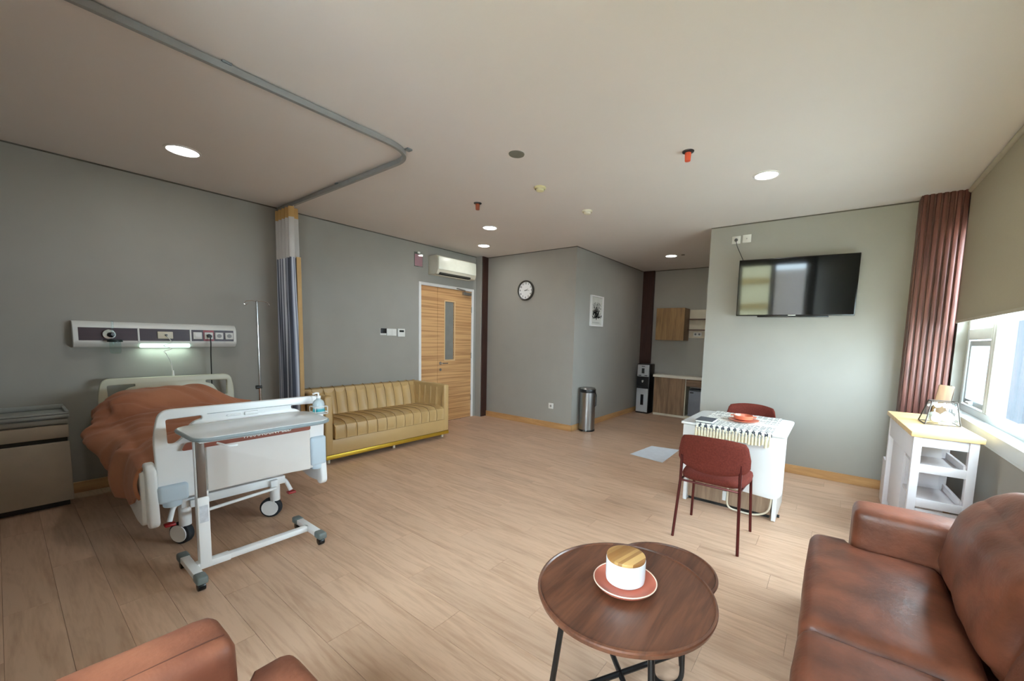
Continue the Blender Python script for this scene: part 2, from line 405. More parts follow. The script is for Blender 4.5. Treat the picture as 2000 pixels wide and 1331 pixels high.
# ------------------------------------------------------------------ windows
gm = glassmat('window_glass')
def window(name, label, axis, a, b, z0, z1, pos, out, bars, trans):
    """axis 'y': window in a wall of constant x = pos; bars at given coordinates"""
    g = G()
    def bx(g_, p, q, z0_, z1_, d0=0.0, d1=.07, bev=.004):
        s0, s1 = pos + out * d0, pos + out * d1
        lo, hi = min(s0, s1), max(s0, s1)
        if axis == 'y': g_.box(lo, hi, p, q, z0_, z1_, bev, 1)
        else: g_.box(p, q, lo, hi, z0_, z1_, bev, 1)
    bx(g, a, a + .06, z0, z1); bx(g, b - .06, b, z0, z1); bx(g, a + .06, b - .06, z0, z0 + .06); bx(g, a + .06, b - .06, z1 - .06, z1)
    w_ = struct(name, g, alum, label, 'window')
    edges = [a + .06] + [v for p in bars for v in (p - .055, p + .055)] + [b - .06]
    for p in bars:
        g = G(); bx(g, p - .055, p - .003, z0 + .06, z1 - .06); bx(g, p + .003, p + .055, z0 + .06, z1 - .06); struct('mullion', g, alum, parent=w_)
    for i in range(0, len(edges), 2):
        e0, e1 = edges[i], edges[i + 1]; last = (i == len(edges) - 2)
        if trans and last:
            g = G(); bx(g, e0, e1, 1.53, 1.62, 0, .06); struct('transom', g, alum, parent=w_)
            g = G(); bx(g, e0, e1, 1.62, z1 - .06, .03, .036, 0); struct('pane', g, gm, parent=w_)
            g = G(); s = .045
            bx(g, e0 + .01, e0 + .01 + s, z0 + .07, 1.52, .01, .05); bx(g, e1 - .01 - s, e1 - .01, z0 + .07, 1.52, .01, .05)
            bx(g, e0 + .01 + s, e1 - .01 - s, z0 + .07, z0 + .07 + s, .01, .05); bx(g, e0 + .01 + s, e1 - .01 - s, 1.52 - s, 1.52, .01, .05)
            sa = struct('sash', g, M('grey_window_sash', (176, 186, 192), .4), parent=w_)
            g = G(); bx(g, e0 + .05, e1 - .05, z0 + .11, 1.48, .028, .034, 0); struct('pane', g, gm, parent=sa)
            g = G(); m_ = (e0 + e1) / 2; bx(g, m_ - .05, m_ + .06, z0 + .085, z0 + .105, -.025, 0); bx(g, m_ - .012, m_ + .012, z0 + .075, z0 + .11, -.012, .01)
            struct('handle', g, alum, parent=sa)
        else:
            g = G(); bx(g, e0, e1, z0 + .06, z1 - .06, .03, .036, 0); struct('pane', g, gm, parent=w_)
    return w_
w1 = window('window_1', 'white framed window row half covered by the beige blind', 'y', W1A, W1B, SILL, HEAD, .93, 1, (3.45, 4.38), True)
struct('window_sill', G().box(.836, .935, W1A, W1B + .0, SILL - .075, SILL + .006, .005, 2).box(.846, .86, W1A, W1B, SILL - .1, SILL - .07, .003, 1), alum, parent=w1)
w2 = window('window_2', 'white framed window in the wall behind the camera', 'x', W2A, W2B, .45, 2.6, YB - .05, -1, (-.76, -.02), False)
portal((XR + .17, (W1A + W1B) / 2, (SILL + HEAD) / 2), (0, PI / 2, 0), HEAD - SILL, W1B - W1A)
portal(((W2A + W2B) / 2, YB - .14, 1.525), (PI / 2, 0, PI), W2B - W2A, 2.15)
# roller blinds
blindm = bpy.data.materials.new('beige_blind_fabric'); blindm.use_nodes = True
_n = blindm.node_tree; _p = _n.nodes['Principled BSDF']; _nz = _n.nodes.new('ShaderNodeTexNoise'); _nz.inputs['Scale'].default_value = 250
_rp = _n.nodes.new('ShaderNodeValToRGB'); _rp.color_ramp.elements[0].color = lin((158, 150, 132)); _rp.color_ramp.elements[1].color = lin((172, 164, 146))
_tc = _n.nodes.new('ShaderNodeTexCoord'); _n.links.new(_tc.outputs['Object'], _nz.inputs['Vector'])
_n.links.new(_nz.outputs['Fac'], _rp.inputs[0]); _n.links.new(_rp.outputs[0], _p.inputs['Base Color']); _p.inputs['Roughness'].default_value = .9
_tr = _n.nodes.new('ShaderNodeBsdfTranslucent'); _tr.inputs[0].default_value = lin((190, 178, 150)); _mx = _n.nodes.new('ShaderNodeMixShader'); _mx.inputs[0].default_value = .04
_n.links.new(_p.outputs[0], _mx.inputs[1]); _n.links.new(_tr.outputs[0], _mx.inputs[2]); _n.links.new(_mx.outputs[0], _n.nodes['Material Output'].inputs[0])
def blind(axis, a, b, z0, pos, label):
    t = thing('roller_blind', label, 'blind', ((pos, (a + b) / 2, z0) if axis == 'y' else ((a + b) / 2, pos, z0)))
    f = (lambda p, q, r, s, z, zz: G().box(r, s, p, q, z, zz)) if axis == 'y' else (lambda p, q, r, s, z, zz: G().box(p, q, r, s, z, zz))
    mk('fabric', f(a, b, pos - .001, pos + .001, z0 + .02, C - .045), blindm, t)
    mk('bottom_rail', f(a, b, pos - .006, pos + .006, z0, z0 + .022), M('beige_rail', (170, 163, 148), .5), t)
    g = G()
    if axis == 'y': g.cyl((pos, a, C - .03), (pos, b, C - .03), .022)
    else: g.cyl((a, pos, C - .03), (b, pos, C - .03), .022)
    mk('roller', g, M('beige_rail', (170, 163, 148), .5), t)
blind('y', 2.4, 5.035, 1.672, .832, 'beige fabric roller blind lowered halfway over the side window')
blind('x', W2A - .05, W2B + .05, 2.42, YB + .04, 'beige fabric roller blind on the window behind the camera')

# outside
ext = thing('neighbour_building', 'pale grey building seen through the side window', 'building', (4.6, 18, -8))
mk('facade', G().box(3.33, 3.58, 14, 22, -8, 9), M('dark_glazed_facade', (40, 48, 56), .5), ext)
mk('wing', G().box(3.9, 14, 16, 26, -8, .2), M('blue_grey_facade', (44, 54, 62), .6), ext)
yb2 = thing('yellow_building', 'pale yellow banded building outside the window behind the camera', 'building', (-3, -14, -8))
mk('facade', G().box(-8, .9, -20, -12, -8, 3.1), M('pale_yellow_render', (222, 210, 170), .9), yb2)
for z in (-.6, .6, 1.8, 3): mk('ledge', G().box(-8, .95, -12.3, -11.9, z, z + .25), M('ochre_ledge', (176, 150, 96), .9), yb2)
gb2 = thing('grey_building', 'low pinkish grey building outside the window behind the camera', 'building', (5, -16, -8))
mk('facade', G().box(1.2, 9, -22, -14, -8, 2.4), M('pinkish_grey_render', (190, 178, 174), .9), gb2)
mk('tiled_roof', G().box(3.2, 6, -15, -13.6, 1.2, 1.7), M('orange_tiles', (196, 110, 80), .9), gb2)
single('outside_ground', G().box(-40, 60, -50, 60, -8.2, -8), M('pale_paving', (206, 204, 196), .95), 'pale paved ground far below the windows', 'ground')

# ------------------------------------------------------------------ double door
doorw = None
def door_material():
    m = bpy.data.materials.new('zebrano_door_veneer'); m.use_nodes = True; t = m.node_tree; n = t.nodes; b = n['Principled BSDF']
    tc = n.new('ShaderNodeTexCoord'); mp = n.new('ShaderNodeMapping'); mp.inputs['Scale'].default_value = (1, .5, 26)
    t.links.new(tc.outputs['Object'], mp.inputs[0])
    a = n.new('ShaderNodeTexNoise'); a.inputs['Scale'].default_value = 1.5; a.inputs['Detail'].default_value = 5; a.inputs['Distortion'].default_value = .4
    t.links.new(mp.outputs[0], a.inputs['Vector'])
    rp = n.new('ShaderNodeValToRGB'); rp.color_ramp.elements[0].color = lin((178, 130, 84)); rp.color_ramp.elements[1].color = lin((212, 166, 114))
    rp.color_ramp.elements[0].position = .38; rp.color_ramp.elements[1].position = .56
    t.links.new(a.outputs['Fac'], rp.inputs[0]); t.links.new(rp.outputs[0], b.inputs['Base Color']); b.inputs['Roughness'].default_value = .45
    return m
dm = door_material()
dr = struct('door_1', G().box(XL - .09, XL + .012, D1, D1 + .045, 0, DZ, .004, 1).box(XL - .09, XL + .012, D2 - .045, D2, 0, DZ, .004, 1).box(XL - .09, XL + .012, D1 + .045, D2 - .045, DZ - .045, DZ, .004, 1), whitem, 'unequal double door in striped oak veneer with white frame', 'door')
DS = 4.28
struct('door_leaf', G().box(XL - .045, XL - .005, D1 + .048, DS - .003, .006, DZ - .048, .002, 1), dm, parent=dr)
g0, g1, gz0, gz1 = 4.43, 4.63, 1.04, 2.0
fr = lambda u, v, w_: Vector((XL - .025 + w_, u, v))
lf = struct('door_leaf', G().plate([(DS + .003, .006), (D2 - .048, .006), (D2 - .048, DZ - .048), (DS + .003, DZ - .048)], [[(g0, gz0), (g0, gz1), (g1, gz1), (g1, gz0)]], .04, fr, .0015), dm, parent=dr)
gg = G()
for bx_ in ((g0 - .018, g0, gz0 - .018, gz1 + .018), (g1, g1 + .018, gz0 - .018, gz1 + .018), (g0, g1, gz0 - .018, gz0), (g0, g1, gz1, gz1 + .018)):
    gg.box(XL - .006, XL + .004, *bx_, .002, 1)
struct('glazing_bead', gg, M('pale_oak_bead', (218, 186, 140), .5), parent=lf)
struct('vision_glass', G().box(XL - .03, XL - .024, g0, g1, gz0, gz1), M('frosted_grey_glass', (128, 128, 122), .25), parent=lf)
struct('door_handle', G().cyl((XL - .005, 4.335, .985), (XL + .045, 4.335, .985), .009).tube([(XL + .045, 4.335, .985), (XL + .045, 4.455, .985)], .009).cyl((XL - .005, 4.335, .985), (XL + .006, 4.335, .985), .025).cyl((XL - .005, 4.335, .88), (XL + .006, 4.335, .88), .022), chrome, parent=lf)
struct('door_closer', G().box(XL - .003, XL + .05, 4.80, 4.98, 2.14, 2.19, .006).tube([(XL + .03, 4.84, 2.19), (XL + .14, 4.74, 2.2), (XL + .02, 4.66, 2.235)], .008), steel, parent=lf)
for z in (.35, 1.1, 1.9):
    struct('hinge', G().cyl((XL + .004, D2 - .047, z - .05), (XL + .004, D2 - .047, z + .05), .007), steel, parent=dr)
struct('corridor_backing', G().box(XL - .5, XL - .48, D1 - .2, D2 + .2, 0, C), wallm, parent=dr)

# ------------------------------------------------------------------ left wall fittings
ac = thing('air_conditioner', 'white wall mounted air conditioner above the double door', 'air conditioner', (XL, 4.5, 2.39))
def acfn(prof, y0, y1, g):
    g.bm.faces.new([g.bm.verts.new((x, y0, z)) for x, z in prof]); 
a0_, a1_ = 4.09, 4.905
prof = rpoly([(XL, 2.39), (XL + .19, 2.39), (XL + .225, 2.45), (XL + .225, 2.60), (XL + .20, 2.67), (XL, 2.67)], [0, .02, .03, .05, .03, 0])
g = G()
g.plate([(p[0], p[1]) for p in prof], [], a1_ - a0_, lambda u, v, w_: Vector((u, (a0_ + a1_) / 2 + w_, v)), .004)
mk('body', g, M('ivory_plastic', (205, 200, 184), .45), ac)
mk('front_panel', G().box(XL + .215, XL + .238, a0_ + .01, a1_ - .01, 2.455, 2.655, .01, 3), M('pale_ivory_gloss', (232, 234, 220), .3), ac)
mk('outlet_slot', G().box(XL + .11, XL + .221, a0_ + .05, a1_ - .12, 2.385, 2.415, .003, 1), M('dark_slot', (40, 38, 30), .7), ac)
mk('louver', G().box(XL + .10, XL + .215, a0_ + .05, a1_ - .12, 2.378, 2.384, .002, 1, rot=Matrix.Rotation(.25, 3, 'Y')), M('ivory_plastic', (205, 200, 184), .45), ac)
sg = thing('document_holder', 'small pink card in a clear wall holder beside the air conditioner', 'sign', (XL, 3.9, 2.476))
mk('card', G().box(XL + .002, XL + .006, 3.835, 3.975, 2.485, 2.66), M('pink_card', (196, 140, 150), .6), sg)
mk('sleeve', G().box(XL, XL + .002, 3.822, 3.985, 2.476, 2.69).box(XL + .007, XL + .009, 3.822, 3.985, 2.476, 2.66), glassmat('clear_sleeve'), sg)
mk('clip', G().box(XL + .002, XL + .012, 3.88, 3.93, 2.675, 2.70, .002), white, sg)
sw = thing('key_card_switch', 'square switch with dark upper half left of the light switches', 'switch', (XL, 3.3, 1.426))
mk('plate', G().box(XL, XL + .01, 3.25, 3.345, 1.426, 1.525, .003), white, sw)
mk('card_reader', G().box(XL + .01, XL + .022, 3.253, 3.342, 1.452, 1.523, .003), black, sw)
sw = thing('light_switch', 'white double light switch beside the thermostat', 'switch', (XL, 3.43, 1.426))
mk('plate', G().box(XL, XL + .01, 3.355, 3.51, 1.42, 1.52, .003), white, sw)
for y in (3.363, 3.436): mk('rocker', G().box(XL + .01, XL + .015, y, y + .066, 1.43, 1.51, .002), white, sw)
sw = thing('thermostat', 'white thermostat with a small dark display beside the door', 'thermostat', (XL, 3.59, 1.41))
mk('case', G().box(XL, XL + .018, 3.53, 3.652, 1.408, 1.525, .004), white, sw)
mk('display', G().box(XL + .0175, XL + .02, 3.555, 3.63, 1.475, 1.505), M('dark_display', (40, 44, 42), .3), sw)

# bed head console
P = XL
bh = thing('bed_head_unit', 'white wall console with purple panels, sockets and lamp above bed', 'wall console', (XL, .95, 1.26))
y0, y1, z0, z1 = .385, 1.523, 1.262, 1.487
prof = rpoly([(XL, z0), (XL + .05, z0 + .005), (XL + .085, z0 + .045), (XL + .085, z1 - .04), (XL + .045, z1), (XL, z1)], [0, .02, .02, .03, .03, 0])
mk('body', G().plate(prof, [], y1 - y0, lambda u, v, w_: Vector((u, (y0 + y1) / 2 + w_, v)), .003), white, bh)
pm = M('purple_brown_laminate', (58, 34, 42), .4, var=.15, vs=3, stretch=(1, 1, 12))
for a, b in ((y0 + .03, .772), (.786, 1.14), (1.154, y1 - .025)):
    mk('panel', G().box(XL + .08, XL + .089, a, b, z0 + .062, z1 - .052, .001, 1), pm, bh)
for a in (.773, 1.141): mk('divider', G().box(XL + .08, XL + .092, a, a + .012, z0 + .05, z1 - .045, .001, 1), white, bh)
mk('lamp_strip', G().box(XL + .035, XL + .088, .785, 1.14, z0 - .002, z0 + .034, .008, 2), M('lamp_diffuser', (235, 255, 245), .5, emit=(205, 255, 228), es=1.7), bh)
ld = bpy.data.lights.new('bed_lamp', 'AREA'); ld.shape = 'RECTANGLE'; ld.size = .04; ld.size_y = .34; ld.energy = .45; ld.color = (.75, 1, .86)
lo = bpy.data.objects.new('bed_lamp', ld); COL.objects.link(lo); lo.location = (XL + .05, .963, z0 - .006)
zc = (z0 + z1) / 2 + .004
sk = mk('nurse_call_socket', G().box(XL + .088, XL + .10, .905, 1.015, zc - .033, zc + .033, .004), M('ivory_socket', (214, 206, 186), .4), bh)
mk('jack', G().cyl((XL + .1, .965, zc), (XL + .112, .965, zc), .009), black, sk)
for y, c in ((1.2, 0), (1.288, 1), (1.373, 2), (1.458, 2)):
    if c == 1: mk('red_surround', G().box(XL + .088, XL + .092, y - .042, y + .042, z0 + .064, z1 - .054), M('red_laminate', (140, 24, 34), .4), bh)
    s = mk('socket', G().box(XL + .088, XL + .1, y - .034, y + .034, zc - .034, zc + .034, .004), white, bh)
    if c == 0: mk('rocker', G().box(XL + .1, XL + .104, y - .022, y + .022, zc - .022, zc + .022, .002), whitem, s)
    elif c == 2: mk('socket_recess', G().lathe([(0, 0), (.016, 0), (.02, .003), (.02, .004), (0.0, .004)], (XL + .099, y, zc), 16, 'X'), M('grey_recess', (150, 150, 150), .5), s)
pc = thing('power_cord', 'black power cord hanging from the red socket behind the bed', 'cord', (XL + .1, 1.288, .6))
mk('plug', G().cyl((XL + .1, 1.288, zc), (XL + .14, 1.288, zc - .004), .019, .016), black, pc)
mk('cable', G().tube(rounded([Vector(p) for p in [(XL + .135, 1.288, zc - .01), (XL + .145, 1.29, zc - .06), (XL + .1, 1.296, 1.2), (XL + .07, 1.30, .9), (XL + .06, 1.305, .45)]], .05), .005, 8), black, pc)
cb = thing('nurse_call_handset', 'white nurse call cord looped from console down to the headboard', 'call button', (XL + .11, .965, .9))
pts = [Vector((XL + .112, .965, zc))] + [Vector((XL + .13 + .012 * math.sin(k), .965 + .035 * math.cos(k * 1.3), 1.31 - .012 * k)) for k in range(9)] + [Vector((XL + .12, .985, 1.12)), Vector((XL + .125, .99, 1.03))]
mk('cable', G().tube(rounded(pts, .02), .0028, 6), whitem, cb)
mk('push_button', G().lathe([(0, .12), (.006, .12), (.010, .07), (.018, .02), (.02, .0), (0, -.005)], (XL + .135, .992, .925), 16), whitem, cb)
fm = thing('suction_regulator', 'oxygen flowmeter with clear humidifier jar plugged into the console', 'flowmeter', (XL + .12, .6, 1.17))
mk('dial', G().lathe([(0, 0), (.04, 0), (.044, .012), (.04, .024), (0, .026)], (XL + .088, .592, zc), 24, 'X'), chrome, fm)
mk('gauge_tube', G().cyl((XL + .13, .612, zc - .02), (XL + .13, .612, zc + .12), .009).sph((XL + .13, .612, zc), .02), glassmat('clear_plastic_tube'), fm)
mk('valve', G().sph((XL + .125, .60, zc - .005), .022).cyl((XL + .1, .6, zc), (XL + .15, .61, zc), .012), black, fm)
mk('cap', G().cyl((XL + .13, .622, zc - .066), (XL + .13, .622, zc - .045), .05, .046, 24, .004), M('dark_green_cap', (34, 48, 46), .4), fm)
mk('jar', G().lathe([(.036, zc - .066), (.036, zc - .15), (.03, zc - .165), (0, zc - .167)], (XL + .13, .622, 0), 24), glassmat('clear_jar', (.86, .93, .92)), fm)

# ------------------------------------------------------------------ clock wall
ck = thing('wall_clock', 'round wall clock with white face and dark grey rim', 'clock', (-4.18, YF, 2.05))
cx_, cz_, r_ = -4.18, 2.219, .163
mk('rim', G().lathe([(r_ - .022, .0), (r_, .0), (r_, .035), (r_ - .008, .045), (r_ - .02, .038), (r_ - .022, .02)], (cx_, YF, cz_), 48, 'Y'), M('dark_grey_rim', (58, 56, 50), .4), ck)
mk('face', G().lathe([(0, .02), (r_ - .018, .02), (r_ - .018, 0)], (cx_, YF, cz_), 48, 'Y'), M('clock_face', (236, 238, 238), .5, var=.01), ck)
for k in range(1, 13):
    an = PI / 2 - k * PI / 6; px_, pz_ = cx_ + .115 * math.cos(an), cz_ + .115 * math.sin(an)
    mk('numeral', text_mesh(str(k), .042, lambda u, v, w_, px_=px_, pz_=pz_: Vector((px_ + u, YF - .0215 - w_, pz_ + v)), .0005, bold=True), black, ck)
def hand(an, L, wd_):
    d = Vector((math.cos(an), 0, math.sin(an))); q = Vector((-d.z, 0, d.x)); g = G(); c = Vector((cx_, YF - .025, cz_)); b = g.bm
    vs = [c - d * .02 - q * wd_, c + d * L - q * wd_ * .5, c + d * L + q * wd_ * .5, c - d * .02 + q * wd_]
    f1 = [b.verts.new(v) for v in vs]; f2 = [b.verts.new(v - Vector((0, .002, 0))) for v in vs]
    b.faces.new(f1); b.faces.new(f2[::-1])
    for i in range(4): b.faces.new((f1[i], f2[i], f2[(i + 1) % 4], f1[(i + 1) % 4]))
    bmesh.ops.recalc_face_normals(b, faces=b.faces)
    return g
mk('hour_hand', hand(PI / 2 - 2.25 * PI / 6, .055, .005), M('grey_hand', (70, 84, 80), .4), ck)
mk('minute_hand', hand(PI / 2 - 3.1 * PI / 6, .085, .0035), M('grey_hand', (70, 84, 80), .4), ck)
def outlet(x, z, label, s=.045, plug=False):
    t = thing('wall_socket', label, 'socket', (x, YF, z - s))
    mk('plate', G().box(x - s, x + s, YF - .01, YF, z - s, z + s, .003), white, t)
    mk('recess', G().lathe([(0, 0), (.016, 0), (.019, .003), (.019, .0045), (0, .0045)], (x, YF - .008, z), 20, 'Y'), M('grey_recess', (150, 150, 150), .5), t)
    return t
outlet(-3.617, .357, 'white wall socket low on the wall under the clock')
outlet(-1.038, 2.656, 'white wall socket high above the television with a black plug in it')
t = thing('antenna_socket', 'white aerial socket plate high on the wall above the television', 'socket', (-.925, YF, 2.615))
mk('plate', G().box(-.97, -.88, YF - .01, YF, 2.615, 2.705, .003), white, t)
mk('connector', G().cyl((-.925, YF - .018, 2.66), (-.925, YF - .008, 2.66), .007), steel, t)

# ------------------------------------------------------------------ television
tv = thing('television', 'black flat screen television tilted down on the grey wall', 'television', (-.41, 5.165, 2.07), (math.radians(4.2), 0, math.radians(6.0)))
W_, H_ = .545, .312
mk('bezel', G().box(-W_, W_, -.012, .022, -H_, H_, .004, 2), M('black_gloss_bezel', (12, 12, 13), .25), tv, local=True)
mk('screen', G().box(-W_ + .009, W_ - .009, -.0135, -.011, -H_ + .014, H_ - .009), M('black_screen_glass', (5, 5, 6), .05, spec=.4, var=0), tv, local=True)
mk('sound_bar', G().box(-.33, .33, -.016, .02, -H_ - .014, -H_ + .002, .004, 2), M('black_gloss_bezel', (12, 12, 13), .25), tv, local=True)
mk('logo_badge', G().box(-.035, .035, -.0145, -.012, -H_ + .003, -H_ + .010), steel, tv, local=True)
mk('wall_bracket', G().box(-.2, .2, .022, .05, -.1, .15, .004), black, tv, local=True)
c = thing('television_cable', 'thin black cable from the high socket down to the television', 'cable', (-1.0, 5.26, 2.4))
mk('plug', G().cyl((-1.038, YF - .01, 2.656), (-1.034, YF - .045, 2.65), .02, .015), black, c)
mk('cable', G().tube(rounded([Vector(p) for p in [(-1.034, YF - .04, 2.645), (-1.02, YF - .03, 2.58), (-.93, YF - .03, 2.38), (-.85, YF - .05, 2.2)]], .04), .004, 6), black, c)

# ------------------------------------------------------------------ picture
pt = thing('framed_picture', 'white framed print of black flowers on the passage wall', 'picture', (XK, 5.95, 1.66))
ya, yb, za, zb = 5.735, 6.16, 1.66, 2.158
g = G()
for b_ in ((ya, ya + .02, za, zb), (yb - .02, yb, za, zb), (ya + .02, yb - .02, za, za + .02), (ya + .02, yb - .02, zb - .02, zb)): g.box(XK, XK + .03, *b_, .002, 1)
mk('frame', g, whitem, pt)
sh = mk('print', G().box(XK + .002, XK + .008, ya + .02, yb - .02, za + .02, zb - .02), M('pale_grey_paper', (206, 204, 196), .7), pt)
g = G(); rr = random.Random(4)
def leafp(g, y, z, an, L, w_):
    d = Vector((0, math.cos(an), math.sin(an))); q = Vector((0, -d.z, d.y)); c_ = Vector((XK + .0086, y, z)); b = g.bm
    v = [c_, c_ + d * L * .5 + q * w_, c_ + d * L, c_ + d * L * .5 - q * w_]
    b.faces.new([b.verts.new(x) for x in v])
for k in range(190):
    t_ = rr.random(); y = 5.95 + rr.gauss(0, .05 + .02 * t_); z = za + .12 + t_ * .27
    leafp(g, y, z, rr.uniform(.3, 2.8), rr.uniform(.02, .07) * (1.25 - t_), rr.uniform(.006, .017) * (1.3 - t_))
for k in range(6): g.tube([(XK + .0088, 5.95, za + .1), (XK + .0088, 5.95 + (k - 2.5) * .03, za + .25), (XK + .0088, 5.95 + (k - 2.5) * .045, za + .38)], .0012, 4)
mk('ink_drawing', g, M('black_ink', (12, 12, 12), .8), sh, smooth=False)
g = G()
for zz in (za + .062, za + .052): 
    y = ya + .09
    while y < yb - .09: L = rr.uniform(.008, .03); g.box(XK + .008, XK + .0088, y, y + L, zz, zz + .004); y += L + .006
mk('caption_line', g, M('grey_ink', (120, 120, 116), .8), sh)

# ------------------------------------------------------------------ trash can
tc_ = thing('pedal_bin', 'tall stainless steel pedal bin standing beside the passage wall', 'bin', (-3.085, 5.52, 0))
bx0, by0 = -3.085, 5.52
mk('body', G().cyl((bx0, by0, .02), (bx0, by0, .615), .122, n=40), steel, tc_)
mk('base_ring', G().cyl((bx0, by0, 0), (bx0, by0, .028), .127, n=40, bev=.004), black, tc_)
mk('collar', G().cyl((bx0, by0, .612), (bx0, by0, .665), .126, n=40, bev=.004), black, tc_)
mk('lid', G().lathe([(.122, .665), (.112, .682), (.07, .692), (0, .695)], (bx0, by0, 0), 40), steel, tc_)
mk('handle', G().tube([(bx0 + .12, by0 + .02, .40), (bx0 + .15, by0, .42), (bx0 + .15, by0 - .0, .58), (bx0 + .12, by0 + .02, .62)], .008), black, tc_)
mk('pedal', G().box(bx0 + .02, bx0 + .075, by0 - .17, by0 - .11, .012, .024, .004), steel, tc_)

# ------------------------------------------------------------------ water dispenser
wdp = thing('water_dispenser', 'black and silver floor water dispenser beside the kitchenette', 'water dispenser', (-3.02, 7.7, 0))
silv = M('silver_panel', (176, 178, 180), .35, var=.02)
g = G().box(-3.15, -2.885, 7.60, 7.86, .0, .985, .015, 3); mk('body', g, M('black_gloss', (14, 14, 15), .3), wdp)
mk('top_panel', G().box(-3.135, -2.90, 7.585, 7.602, .735, .972, .008, 2), silv, wdp)
mk('display', G().box(-3.045, -2.99, 7.582, 7.586, .80, .90), M('dark_display', (40, 44, 42), .3), wdp)
mk('brand_plate', G().box(-3.05, -2.985, 7.582, 7.586, .932, .944), black, wdp)
for x in (-3.11, -2.985): mk('push_button', G().box(x, x + .06, 7.58, 7.586, .752, .765, .002), black, wdp)
mk('alcove', G().box(-3.13, -2.905, 7.592, 7.602, .54, .72, .004, 1), M('deep_black', (5, 5, 5), .5), wdp)
mk('tap', G().cyl((-3.015, 7.565, .65), (-3.015, 7.6, .65), .016).cyl((-3.015, 7.57, .62), (-3.015, 7.57, .66), .012), white, wdp)
mk('drip_tray', G().box(-3.12, -2.915, 7.55, 7.60, .515, .535, .004), black, wdp)
lw = mk('lower_door', G().box(-3.135, -2.90, 7.585, 7.602, .03, .50, .008, 2), silv, wdp)
mk('window', G().box(-3.045, -2.985, 7.582, 7.587, .17, .38, .002), M('dark_navy_glass', (22, 28, 40), .2), lw)

# ------------------------------------------------------------------ kitchenette
kw = wood('brown_oak_laminate', (150, 118, 88), (104, 78, 56), 'Z', .8, .5)
kwh = wood('brown_oak_laminate_flat', (150, 118, 88), (104, 78, 56), 'X', .8, .5)
kc = thing('base_cabinet', 'brown oak laminate base cabinet with single door in the kitchenette', 'cabinet', (-2.5, 7.8, 0))
mk('carcass', G().box(-2.81, -2.20, 7.67, 7.91, .045, .745), M('cream_laminate', (206, 196, 176), .5), kc)
mk('plinth', G().box(-2.81, -1.36, 7.67, 7.88, 0, .045), M('cream_laminate', (206, 196, 176), .5), kc)
mk('door', G().box(-2.805, -2.215, 7.65, 7.67, .045, .745, .002, 1), kw, kc)
kd = thing('drawer_unit', 'brown oak drawer unit above the small fridge', 'cabinet', (-1.8, 7.8, .61))
mk('carcass', G().box(-2.20, -1.40, 7.70, 7.91, .61, .745), kwh, kd)
mk('drawer_front', G().box(-2.205, -1.42, 7.67, 7.70, .61, .742, .002, 1), kwh, kd)
single('worktop', G().box(-2.83, -1.38, 7.63, 7.925, .747, .797, .003, 1), M('pale_stone_worktop', (222, 214, 200), .35, var=.03), 'pale stone worktop across the kitchenette base cabinets', 'worktop')
fg = thing('mini_fridge', 'small silver grey fridge under the kitchenette drawer', 'fridge', (-1.9, 7.8, .045))
mk('body', G().box(-2.15, -1.62, 7.72, 7.91, .046, .56, .006), M('dark_grey_metal', (52, 54, 58), .5), fg)
mk('door', G().box(-2.145, -1.625, 7.68, 7.72, .06, .53, .008), M('silver_grey_door', (138, 142, 152), .35, .3), fg)
mk('door_handle', G().box(-2.12, -2.06, 7.665, 7.685, .49, .51, .003), black, fg)
uc = thing('wall_cabinet', 'brown oak wall cabinet beside the open shelf', 'cabinet', (-2.54, 7.8, 1.465))
mk('carcass', G().box(-2.81, -2.285, 7.62, 7.93, 1.467, 2.068), kw, uc)
mk('door', G().box(-2.815, -2.28, 7.60, 7.62, 1.465, 2.07, .002, 1), wood('golden_oak_door', (150, 116, 72), (108, 80, 48), 'Z', .8, .5), uc)
us = thing('open_shelf', 'cream open wall shelf with brown boards beside the cabinet', 'shelf', (-1.9, 7.85, 1.52))
mk('back_panel', G().box(-2.275, -1.5, 7.91, 7.93, 1.52, 2.05), M('cream_laminate', (206, 196, 176), .5), us)
for z in (1.66, 1.86): mk('shelf_board', G().box(-2.275, -1.5, 7.80, 7.91, z, z + .018), M('dark_brown_board', (88, 60, 44), .5), us)
sk = thing('kitchen_socket', 'white double socket on the panel under the open shelf', 'socket', (-2.1, 7.91, 1.55))
mk('plate', G().box(-2.19, -2.04, 7.902, 7.91, 1.55, 1.63, .003), white, sk)
for x in (-2.15, -2.08): mk('recess', G().lathe([(0, 0), (.016, 0), (.019, .003), (.019, .0045), (0, .0045)], (x, 7.9035, 1.59), 20, 'Y'), greyp, sk)

# ------------------------------------------------------------------ ceiling fittings
lampm = M('downlight_diffuser', (255, 255, 255), .5, emit=(255, 254, 246), es=14, var=0)
for x, y, r, lab in ((-4.225, .96, .10, 'round white downlight above the hospital bed'), (-3.67, 3.853, .085, 'round white downlight nearer the camera of the pair by the door'),
                (-4.457, 4.551, .085, 'round white downlight closest to the air conditioner'), (-.566, 3.863, .085, 'round white downlight in front of the television'), (-2.265, 6.64, .085, 'round white downlight over the kitchenette passage')):
    d = thing('downlight', lab, 'ceiling light', (x, y, C), group='recessed round ceiling downlights')
    mk('trim_ring', G().lathe([(r, 0), (r + .016, 0), (r + .014, -.006), (r, -.008), (r - .004, -.002)], (x, y, C), 40), whitem, d)
    mk('diffuser', G().lathe([(0, -.003), (r, -.003), (r, 0)], (x, y, C), 40), lampm, d)
    l = bpy.data.lights.new('downlight_lamp', 'AREA'); l.shape = 'DISK'; l.size = r * 2; l.energy = LAMP_W; l.color = (1, .985, .95)
    q = bpy.data.objects.new('downlight_lamp', l); COL.objects.link(q); q.location = (x, y, C - .012)
